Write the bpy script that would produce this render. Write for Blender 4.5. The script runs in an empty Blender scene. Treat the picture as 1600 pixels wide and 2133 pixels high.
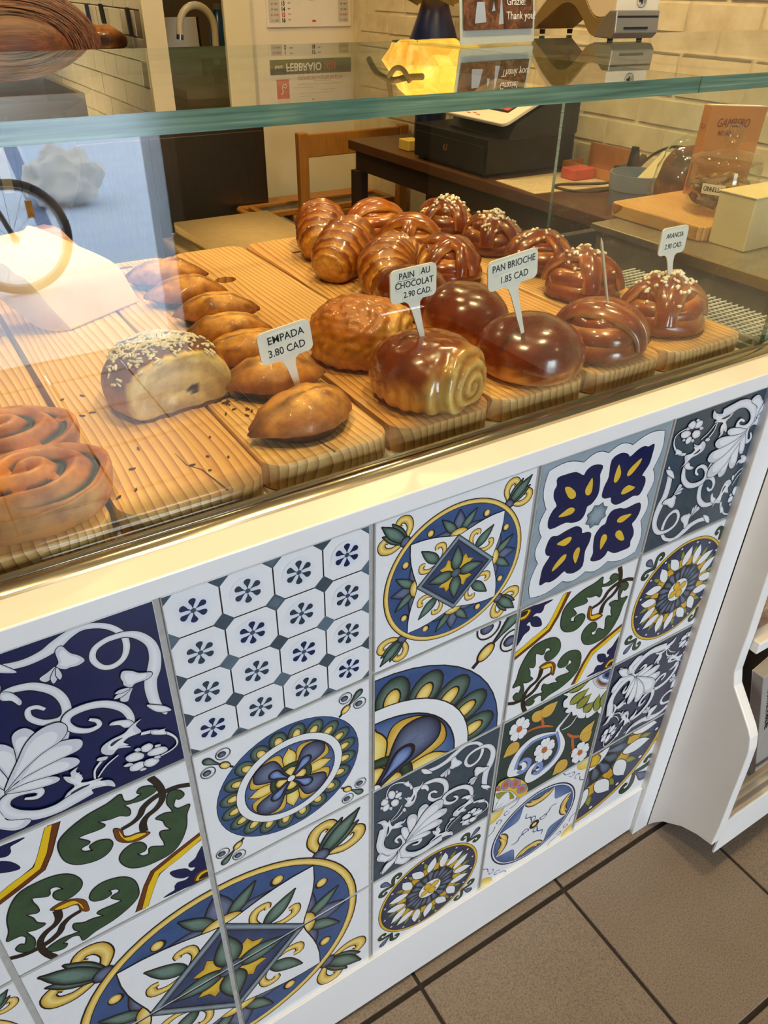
import bpy, bmesh, math, random, json
from math import sin, cos, pi, radians, sqrt, atan2, hypot
from mathutils import Vector, Matrix, noise, Euler
from mathutils.geometry import tessellate_polygon
from mathutils.bvhtree import BVHTree

SC = bpy.context.scene
COL = SC.collection
random.seed(7)

# ---------------------------------------------------------------- camera
cam_d = bpy.data.cameras.new('camera'); cam = bpy.data.objects.new('camera', cam_d); COL.objects.link(cam)
cam_d.sensor_fit = 'HORIZONTAL'; cam_d.sensor_width = 36.0; cam_d.lens = 1621.4 / 1600 * 36
cam_d.clip_start = 0.02; cam_d.clip_end = 100
CAM = Vector((-0.3029, -0.4992, 1.3422))
R = ((0.84965061, 0.28996126, -0.44047282), (-0.52721289, 0.48583067, -0.69714786), (0.01184933, 0.82455505, 0.56565764))
M = Matrix(R).to_4x4(); M.translation = CAM; cam.matrix_world = M
SC.camera = cam

# ---------------------------------------------------------------- world: overcast street daylight
W = bpy.data.worlds.new('world'); SC.world = W; W.use_nodes = True
bg = W.node_tree.nodes['Background']; bg.inputs[0].default_value = (0.80, 0.90, 1.0, 1); bg.inputs[1].default_value = 16.5

SC.view_settings.view_transform = 'Standard'; SC.view_settings.look = 'None'
SC.view_settings.gamma = 1; SC.view_settings.use_curve_mapping = False
SC.view_settings.exposure = 0.0
SC.cycles.max_bounces = 10; SC.cycles.transparent_max_bounces = 24; SC.cycles.glossy_bounces = 5; SC.cycles.diffuse_bounces = 5
SC.cycles.use_denoising = True; SC.cycles.sample_clamp_indirect = 6.0
SC.cycles.caustics_reflective = False; SC.cycles.caustics_refractive = False

def light(name, kind, loc, power, color, size=0.1, target=None, spot=None, size_y=None, portal=False):
    d = bpy.data.lights.new(name, kind); o = bpy.data.objects.new(name, d); COL.objects.link(o); o.location = loc
    d.energy = power; d.color = color
    if kind == 'AREA':
        d.size = size
        if size_y: d.shape = 'RECTANGLE'; d.size_y = size_y
        if portal: d.cycles.is_portal = True
    else: d.shadow_soft_size = size
    if kind == 'SPOT': d.spot_size = radians(spot or 100); d.spot_blend = 0.6
    if target is not None: o.rotation_euler = (Vector(target) - Vector(loc)).to_track_quat('-Z', 'Y').to_euler()
    return o
WARM = (1.0, 0.71, 0.33)
# the doorway to the street (sampling portal for the sky) and the shop's warm ceiling spots
light('street_door_portal', 'AREA', (0.265, -2.62, 0.95), 1, (1, 1, 1), 0.86, (0.265, 0, 0.95), size_y=1.9, portal=True)
for i, (x, y, p) in enumerate([(-0.40, -0.06, 54), (0.42, -0.06, 58), (0.1, 0.62, 34), (1.1, 0.62, 44), (1.15, 1.7, 70), (0.0, 2.2, 24), (0.7, 2.6, 38), (0.1, 4.4, 110), (1.3, 4.1, 12), (1.0, -1.2, 10)]):
    light('ceiling_spot', 'SPOT', (x, y, 2.56), p, WARM, 0.05, (x, y, 0), spot=130)

# ---------------------------------------------------------------- helpers
def lin(c):
    return c / 12.92 if c <= 0.04045 else ((c + 0.055) / 1.055) ** 2.4
def rgb(r, g, b):
    return (lin(r / 255), lin(g / 255), lin(b / 255), 1)

class NT:
    def __init__(s, name):
        s.m = bpy.data.materials.new(name); s.m.use_nodes = True; s.t = s.m.node_tree
        s.n = s.t.nodes; s.b = s.n['Principled BSDF']; s.out = s.n['Material Output']
    def new(s, t, **kw):
        n = s.n.new(t)
        for k, v in kw.items(): setattr(n, k, v)
        return n
    def link(s, a, b): s.t.links.new(a, b)
    def coords(s, scale=(1, 1, 1), kind='Object', rnd=True):
        tc = s.new('ShaderNodeTexCoord'); mp = s.new('ShaderNodeMapping'); s.link(tc.outputs[kind], mp.inputs[0])
        mp.inputs['Scale'].default_value = scale
        if rnd:
            oi = s.new('ShaderNodeObjectInfo'); mu = s.new('ShaderNodeMath', operation='MULTIPLY'); mu.inputs[1].default_value = 37.0
            s.link(oi.outputs['Random'], mu.inputs[0]); cb = s.new('ShaderNodeCombineXYZ')
            for k in range(3): s.link(mu.outputs[0], cb.inputs[k])
            s.link(cb.outputs[0], mp.inputs['Location'])
        return mp.outputs[0]
    def noise(s, vec, scale, detail=4, rough=0.55, dist=0.0):
        n = s.new('ShaderNodeTexNoise'); n.inputs['Scale'].default_value = scale; n.inputs['Detail'].default_value = detail
        n.inputs['Roughness'].default_value = rough; n.inputs['Distortion'].default_value = dist
        if vec is not None: s.link(vec, n.inputs['Vector'])
        return n.outputs['Fac']
    def ramp(s, fac, stops):
        r = s.new('ShaderNodeValToRGB'); e = r.color_ramp.elements
        while len(e) < len(stops): e.new(0.5)
        for i, (p, c) in enumerate(stops): e[i].position = p; e[i].color = c
        s.link(fac, r.inputs[0]); return r.outputs[0]
    def mix(s, fac, a, b, mode='MIX'):
        m = s.new('ShaderNodeMix', data_type='RGBA', blend_type=mode)
        for i, v in ((0, fac), (6, a), (7, b)):
            if hasattr(v, 'is_output'): s.link(v, m.inputs[i])
            elif i == 0: m.inputs[0].default_value = v
            else: m.inputs[i].default_value = v
        return m.outputs[2]
    def bump(s, h, strength=0.3, dist=0.002):
        b = s.new('ShaderNodeBump'); b.inputs['Strength'].default_value = strength; b.inputs['Distance'].default_value = dist
        s.link(h, b.inputs['Height']); s.link(b.outputs[0], s.b.inputs['Normal'])
    def base(s, c):
        if hasattr(c, 'is_output'): s.link(c, s.b.inputs['Base Color'])
        else: s.b.inputs['Base Color'].default_value = c
    def set(s, **k):
        for a, v in k.items(): s.b.inputs[a.replace('_', ' ')].default_value = v

MC = {}
def pm(name, c, rough=0.5, var=0.15, scale=30, bump=0.0, metal=0.0, c2=None, coat=0.0, spec=None, stretch=(1, 1, 1)):
    """plain procedural paint / plastic / cloth: colour broken up by noise"""
    if name in MC: return MC[name]
    k = NT(name); v = k.coords(stretch); f = k.noise(v, scale)
    lo = c2 or tuple(x * (1 - var) for x in c[:3]) + (1,)
    k.base(k.ramp(f, [(0.3, lo), (0.7, c)])); k.set(Roughness=rough, Metallic=metal)
    if coat: k.b.inputs['Coat Weight'].default_value = coat; k.b.inputs['Coat Roughness'].default_value = 0.08
    if spec is not None: k.b.inputs['Specular IOR Level'].default_value = spec
    if bump: k.bump(k.noise(v, scale * 3), bump)
    MC[name] = k.m; return k.m

LOC = {}
def thing(name, label, cat, loc=(0, 0, 0), group=None, kind=None):
    o = bpy.data.objects.new(name, None); COL.objects.link(o); o.location = loc; o.empty_display_size = 0.02
    LOC[o.name] = Vector(loc); tag(o, label, cat, group, kind); return o
def tag(o, label=None, cat=None, group=None, kind=None):
    if label: o['label'] = label
    if cat: o['category'] = cat
    if group: o['group'] = group
    if kind: o['kind'] = kind
    return o
def obj(name, bm, mat, parent=None, smooth=None, label=None, kind=None, bevel=0.0, world=True):
    """bm in world coordinates -> one mesh object (child of parent if given)"""
    me = bpy.data.meshes.new(name); bmesh.ops.recalc_face_normals(bm, faces=bm.faces[:]); bm.to_mesh(me); bm.free()
    mats = mat if isinstance(mat, (list, tuple)) else [mat]
    for m in mats: me.materials.append(m)
    o = bpy.data.objects.new(name, me); COL.objects.link(o)
    base = Vector((0, 0, 0)); p = parent
    while p is not None: base += p.location; p = p.parent
    if parent is not None and world: me.transform(Matrix.Translation(-base)); o.parent = parent
    elif parent is not None: o.parent = parent
    elif world:
        if len(me.vertices):
            xs = [v.co.x for v in me.vertices]; ys = [v.co.y for v in me.vertices]; zs = [v.co.z for v in me.vertices]
            c = Vector(((min(xs) + max(xs)) / 2, (min(ys) + max(ys)) / 2, min(zs))); me.transform(Matrix.Translation(-c)); o.location = c
    if smooth is not None:
        me.polygons.foreach_set('use_smooth', [True] * len(me.polygons))
        if smooth < 3:
            try: me.set_sharp_from_angle(angle=smooth)
            except Exception: pass
    if bevel:
        m = o.modifiers.new('bevel', 'BEVEL'); m.width = bevel; m.segments = 2; m.limit_method = 'ANGLE'
    if label: o['label'] = label
    if kind: o['kind'] = kind
    return o
def struct(name, bm, mat, **k):
    o = obj(name, bm, mat, **k); o['kind'] = 'structure'; return o

def box(bm, a, b, mi=0):
    vs = [bm.verts.new((x, y, z)) for x in (a[0], b[0]) for y in (a[1], b[1]) for z in (a[2], b[2])]
    for f in ((0, 1, 3, 2), (4, 6, 7, 5), (0, 4, 5, 1), (2, 3, 7, 6), (0, 2, 6, 4), (1, 5, 7, 3)):
        bm.faces.new([vs[i] for i in f]).material_index = mi
    return vs
def boxbm(a, b):
    bm = bmesh.new(); box(bm, a, b); return bm
def bbox_bev(a, b, w=0.002, seg=2):
    bm = bmesh.new(); box(bm, a, b); bmesh.ops.bevel(bm, geom=bm.edges[:], offset=w, segments=seg, affect='EDGES', profile=0.5); return bm
def rotbm(bm, ang, axis, c):
    bmesh.ops.rotate(bm, verts=bm.verts[:], cent=c, matrix=Matrix.Rotation(ang, 3, axis)); return bm
def prism(bm, pts, a, b, axis='z', mi=0):
    """polygon pts (2-D) extruded from a to b along axis"""
    def P(p, h):
        return {'z': (p[0], p[1], h), 'y': (p[0], h, p[1]), 'x': (h, p[0], p[1])}[axis]
    lo = [bm.verts.new(P(p, a)) for p in pts]; hi = [bm.verts.new(P(p, b)) for p in pts]; n = len(pts)
    bm.faces.new(lo[::-1]).material_index = mi; bm.faces.new(hi).material_index = mi
    for i in range(n): bm.faces.new((lo[i], lo[(i + 1) % n], hi[(i + 1) % n], hi[i])).material_index = mi
def catmull(pts, n=6, closed=False):
    out = []; N = len(pts); D = len(pts[0])
    rng = range(N) if closed else range(N - 1)
    for i in rng:
        g = (lambda j: pts[j % N]) if closed else (lambda j: pts[max(0, min(N - 1, j))])
        p0, p1, p2, p3 = g(i - 1), g(i), g(i + 1), g(i + 2)
        for k in range(n):
            t = k / n
            out.append(tuple(0.5 * (2 * p1[d] + (p2[d] - p0[d]) * t + (2 * p0[d] - 5 * p1[d] + 4 * p2[d] - p3[d]) * t * t + (3 * p1[d] - p0[d] - 3 * p2[d] + p3[d]) * t ** 3) for d in range(D)))
    if not closed: out.append(tuple(pts[-1]))
    return out
def tube(bm, pts, rad, seg=10, mi=0, cap=True, flat=1.0, up=None, colf=None, lay=None):
    """tube along pts; rad number or list"""
    n = len(pts); P = [Vector(p[:3]) for p in pts]; rings = []
    ref = Vector(up) if up else None
    prev = None
    for i in range(n):
        t = (P[min(i + 1, n - 1)] - P[max(i - 1, 0)]).normalized()
        if ref is not None: a = ref - t * ref.dot(t)
        elif prev is None: a = t.orthogonal()
        else: a = prev - t * prev.dot(t)
        if a.length < 1e-6: a = t.orthogonal()
        a.normalize(); prev = a; b = t.cross(a)
        r = rad[i] if isinstance(rad, (list, tuple)) else rad
        ring = []
        for k in range(seg):
            w = 2 * pi * k / seg
            v = bm.verts.new(P[i] + a * (cos(w) * r * flat) + b * (sin(w) * r))
            ring.append(v)
            if lay is not None: v[lay] = colf(i / (n - 1), w)
        rings.append(ring)
    for i in range(n - 1):
        for k in range(seg):
            bm.faces.new((rings[i][k], rings[i][(k + 1) % seg], rings[i + 1][(k + 1) % seg], rings[i + 1][k])).material_index = mi
    if cap:
        bm.faces.new(rings[0][::-1]).material_index = mi; bm.faces.new(rings[-1]).material_index = mi
    return rings
def lathe(bm, prof, c, seg=24, mi=0, cap=(True, True)):
    rings = []
    for r, z in prof:
        rings.append([bm.verts.new((c[0] + r * cos(2 * pi * k / seg), c[1] + r * sin(2 * pi * k / seg), c[2] + z)) for k in range(seg)])
    for i in range(len(rings) - 1):
        for k in range(seg): bm.faces.new((rings[i][k], rings[i][(k + 1) % seg], rings[i + 1][(k + 1) % seg], rings[i + 1][k])).material_index = mi
    if cap[0]: bm.faces.new(rings[0][::-1]).material_index = mi
    if cap[1]: bm.faces.new(rings[-1]).material_index = mi
def rrect(x0, y0, x1, y1, r, n=6):
    out = []
    for cx, cy, a in ((x1 - r, y1 - r, 0), (x0 + r, y1 - r, 90), (x0 + r, y0 + r, 180), (x1 - r, y0 + r, 270)):
        for k in range(n + 1):
            w = radians(a + 90 * k / n); out.append((cx + r * cos(w), cy + r * sin(w)))
    return out
def text(s, loc, size, mat, parent=None, rot=(pi / 2, 0, 0), name='lettering', align='CENTER', sx=1.0, ext=0.0002, bold=0.0, shear=0.0):
    c = bpy.data.curves.new(name, 'FONT'); c.body = s; c.size = size; c.align_x = align; c.align_y = 'CENTER'; c.extrude = ext; c.offset = bold; c.shear = shear
    c.resolution_u = 3; o = bpy.data.objects.new(name, c); me = bpy.data.meshes.new_from_object(o); bpy.data.objects.remove(o)
    me.name = name; me.materials.clear(); me.materials.append(mat); o = bpy.data.objects.new(name, me); COL.objects.link(o)
    base = Vector((0, 0, 0)); p = parent
    while p is not None: base += p.location; p = p.parent
    o.location = Vector(loc) - base; o.rotation_euler = rot; o.scale = (sx, 1, 1)
    if parent is not None: o.parent = parent
    return o
def fbm(x, y, z, s, o=3):
    return noise.fractal(Vector((x * s, y * s, z * s)), 1.0, 2.0, o)

# ---------------------------------------------------------------- materials
M_WHITE = pm('white_lacquer', rgb(236, 236, 234), 0.35, 0.04, 12)
M_BLACK = pm('black_plastic', rgb(22, 21, 20), 0.4, 0.0, 4)
M_INK = pm('black_ink', rgb(20, 20, 22), 0.6, 0.2, 60)
M_PAPER = pm('white_paper', rgb(238, 236, 228), 0.8, 0.05, 60)
M_TAG = pm('white_tag_plastic', rgb(238, 234, 224), 0.35, 0.05, 60)
M_STEEL = pm('brushed_steel', rgb(190, 186, 178), 0.3, 0.12, 20, metal=1.0, stretch=(1, 30, 30))
M_DSTEEL = pm('dark_brushed_steel', rgb(120, 108, 96), 0.32, 0.2, 12, metal=1.0, stretch=(30, 30, 1))
M_CHROME = pm('chrome', rgb(225, 218, 200), 0.12, 0.08, 20, metal=1.0)
M_RED = pm('red_print', rgb(205, 60, 45), 0.6, 0.1, 40)
M_TABLE = pm('dark_walnut_top', rgb(92, 55, 30), 0.35, 0.45, 8, stretch=(14, 1, 14))
M_TLEG = pm('dark_stained_leg', rgb(48, 30, 18), 0.5, 0.3, 20)
M_CHAIR = pm('honey_wood', rgb(190, 126, 52), 0.4, 0.25, 10, stretch=(12, 12, 1))
M_CREAM = pm('cream_wall_paint', rgb(232, 222, 196), 0.75, 0.06, 3, bump=0.05)

def glass_thin(name, tint=(0.97, 0.99, 0.97, 1), ior=1.5):
    k = NT(name); k.n.remove(k.b)
    tr = k.new('ShaderNodeBsdfTransparent'); tr.inputs[0].default_value = tint
    gl = k.new('ShaderNodeBsdfGlossy'); gl.inputs['Roughness'].default_value = 0.0; gl.inputs[0].default_value = (1, 1, 1, 1)
    ge = k.new('ShaderNodeNewGeometry'); dt = k.new('ShaderNodeVectorMath', operation='DOT_PRODUCT'); k.link(ge.outputs['Incoming'], dt.inputs[0]); k.link(ge.outputs['Normal'], dt.inputs[1])
    ab = k.new('ShaderNodeMath', operation='ABSOLUTE'); k.link(dt.outputs['Value'], ab.inputs[0])
    om = k.new('ShaderNodeMath', operation='SUBTRACT'); om.inputs[0].default_value = 1.0; k.link(ab.outputs[0], om.inputs[1])
    pw = k.new('ShaderNodeMath', operation='POWER'); pw.inputs[1].default_value = 5.0; k.link(om.outputs[0], pw.inputs[0])
    fr = k.new('ShaderNodeMath', operation='MULTIPLY_ADD'); fr.inputs[1].default_value = 0.96; fr.inputs[2].default_value = 0.043; k.link(pw.outputs[0], fr.inputs[0])
    v = k.coords((1, 1, 1)); f = k.noise(v, 9, 6, 0.7); sm = k.ramp(f, [(0.35, (1, 1, 1, 1)), (0.75, (0.94, 0.95, 0.95, 1))])
    k.link(k.mix(1.0, tint, sm, 'MULTIPLY'), tr.inputs[0])
    mx = k.new('ShaderNodeMixShader'); k.link(fr.outputs[0], mx.inputs[0]); k.link(tr.outputs[0], mx.inputs[1]); k.link(gl.outputs[0], mx.inputs[2])
    k.link(mx.outputs[0], k.out.inputs[0]); return k.m
M_GLASS = glass_thin('clear_glass')
def edge_glass():
    k = NT('green_glass_edge'); v = k.coords((2, 30, 90)); f = k.noise(v, 4, 3)
    k.base(k.ramp(f, [(0.3, rgb(66, 104, 88)), (0.55, rgb(112, 150, 126)), (0.75, rgb(168, 198, 170))])); k.set(Roughness=0.12, IOR=1.5)
    k.b.inputs['Transmission Weight'].default_value = 0.35
    return k.m
M_GEDGE = edge_glass()
def pine():
    k = NT('pine_board'); tc = k.new('ShaderNodeTexCoord'); oi = k.new('ShaderNodeObjectInfo')
    mu = k.new('ShaderNodeMath', operation='MULTIPLY'); mu.inputs[1].default_value = 23.0; k.link(oi.outputs['Random'], mu.inputs[0])
    cb = k.new('ShaderNodeCombineXYZ'); k.link(mu.outputs[0], cb.inputs[0]); k.link(mu.outputs[0], cb.inputs[1])
    ad = k.new('ShaderNodeVectorMath', operation='ADD'); k.link(tc.outputs['Object'], ad.inputs[0]); k.link(cb.outputs[0], ad.inputs[1])
    mp = k.new('ShaderNodeMapping'); k.link(ad.outputs[0], mp.inputs[0]); mp.inputs['Scale'].default_value = (1, 0.16, 1.0)
    n1 = k.new('ShaderNodeTexNoise'); n1.inputs['Scale'].default_value = 7; n1.inputs['Detail'].default_value = 2; k.link(mp.outputs[0], n1.inputs['Vector'])
    dv = k.new('ShaderNodeVectorMath', operation='SCALE'); dv.inputs['Scale'].default_value = 0.09; k.link(n1.outputs['Color'], dv.inputs[0])
    a2 = k.new('ShaderNodeVectorMath', operation='ADD'); k.link(mp.outputs[0], a2.inputs[0]); k.link(dv.outputs[0], a2.inputs[1])
    wv = k.new('ShaderNodeTexWave', wave_type='BANDS', bands_direction='X', wave_profile='SAW'); wv.inputs['Scale'].default_value = 36; wv.inputs['Distortion'].default_value = 1.2; wv.inputs['Detail'].default_value = 2; wv.inputs['Detail Scale'].default_value = 0.6
    k.link(a2.outputs[0], wv.inputs['Vector'])
    grain = k.ramp(wv.outputs['Fac'], [(0.0, rgb(234, 194, 128)), (0.55, rgb(224, 176, 106)), (0.86, rgb(200, 144, 78)), (1.0, rgb(158, 98, 46))])
    big = k.ramp(k.noise(mp.outputs[0], 5, 2), [(0.30, (0.80, 0.66, 0.50, 1)), (0.56, (1, 1, 1, 1))])
    fine = k.ramp(k.noise(k.coords((160, 3, 160)), 3, 3), [(0.3, (0.88, 0.86, 0.84, 1)), (0.7, (1, 1, 1, 1))])
    c = k.mix(1.0, k.mix(1.0, grain, big, 'MULTIPLY'), fine, 'MULTIPLY'); k.base(c); k.set(Roughness=0.42); k.bump(wv.outputs['Fac'], 0.12, 0.001)
    return k.m
M_PINE = pine()
def baked(name, rough=0.25, coat=0.5, nscale=90, var=0.30, bump=0.25, flake=0.0):
    """pastry crust: colour attribute broken up by blotches, egg-wash gloss"""
    k = NT(name); at = k.new('ShaderNodeAttribute', attribute_name='Col'); v = k.coords()
    f = k.noise(v, nscale, 6, 0.65); g = k.noise(v, nscale * 0.25, 3)
    lo = 1 - var
    m1 = k.ramp(f, [(0.28, (lo, lo * 0.9, lo * 0.76, 1)), (0.62, (1.14, 1.12, 1.06, 1))]); m2 = k.ramp(g, [(0.3, (0.80, 0.79, 0.70, 1)), (0.65, (1.09, 1.17, 1.08, 1))])
    gm = k.new('ShaderNodeGamma'); gm.inputs[1].default_value = 1.22; k.link(at.outputs['Color'], gm.inputs[0])
    k.base(k.mix(1.0, k.mix(1.0, gm.outputs[0], m1, 'MULTIPLY'), m2, 'MULTIPLY'))
    rr = k.new('ShaderNodeMapRange'); k.link(f, rr.inputs[0]); rr.inputs[1].default_value = 0.3; rr.inputs[2].default_value = 0.7; rr.inputs[3].default_value = rough + 0.2; rr.inputs[4].default_value = rough
    k.link(rr.outputs[0], k.b.inputs['Roughness']); k.b.inputs['Coat Weight'].default_value = coat; k.b.inputs['Coat Roughness'].default_value = 0.12
    k.b.inputs['Subsurface Weight'].default_value = 0.0
    k.bump(k.noise(v, nscale * 1.6, 6, 0.7), bump, 0.0015); return k.m
M_BRI = baked('glazed_brioche_crust', 0.16, 0.8, 45, 0.22, 0.06)
M_CRO = baked('laminated_crust', 0.22, 0.55, 120, 0.35, 0.3)
M_BUN = baked('glazed_bun_crust', 0.18, 0.75, 80, 0.3, 0.15)
M_FLK = baked('flaky_crust', 0.3, 0.4, 60, 0.45, 0.7)
M_EMP = baked('shortcrust', 0.4, 0.12, 70, 0.42, 0.35)
M_DOUGH = baked('floury_dough_crust', 0.45, 0.15, 70, 0.25, 0.3)
M_SUGAR = pm('pearl_sugar', rgb(246, 238, 214), 0.5, 0.05, 200)

# ---------------------------------------------------------------- painted majolica tiles
PAL = dict(WS=rgb(202, 205, 214), WH=rgb(226, 228, 230), OUT=rgb(26, 24, 32), NV=rgb(12, 28, 74), BL=rgb(54, 82, 128), LBL=rgb(126, 150, 198), LB=rgb(122, 142, 196), YE=rgb(214, 178, 62), YP=rgb(234, 212, 130), YK=rgb(226, 186, 30),
           MA=rgb(104, 52, 22), BR=rgb(120, 66, 24), TW=rgb(40, 34, 28), GF=rgb(52, 78, 54), GL=rgb(100, 128, 116), GD=rgb(30, 48, 44), SL=rgb(86, 104, 118), SD=rgb(58, 74, 86), SP=rgb(140, 156, 166),
           SN=rgb(44, 52, 76), SNL=rgb(98, 110, 138), OR=rgb(186, 98, 50), OC=rgb(206, 164, 74), TD=rgb(40, 62, 62), OL=rgb(140, 142, 62), GRY=rgb(200, 202, 202), OCH=rgb(196, 150, 40), BG=rgb(40, 52, 64), HALO=rgb(206, 214, 228))
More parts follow.
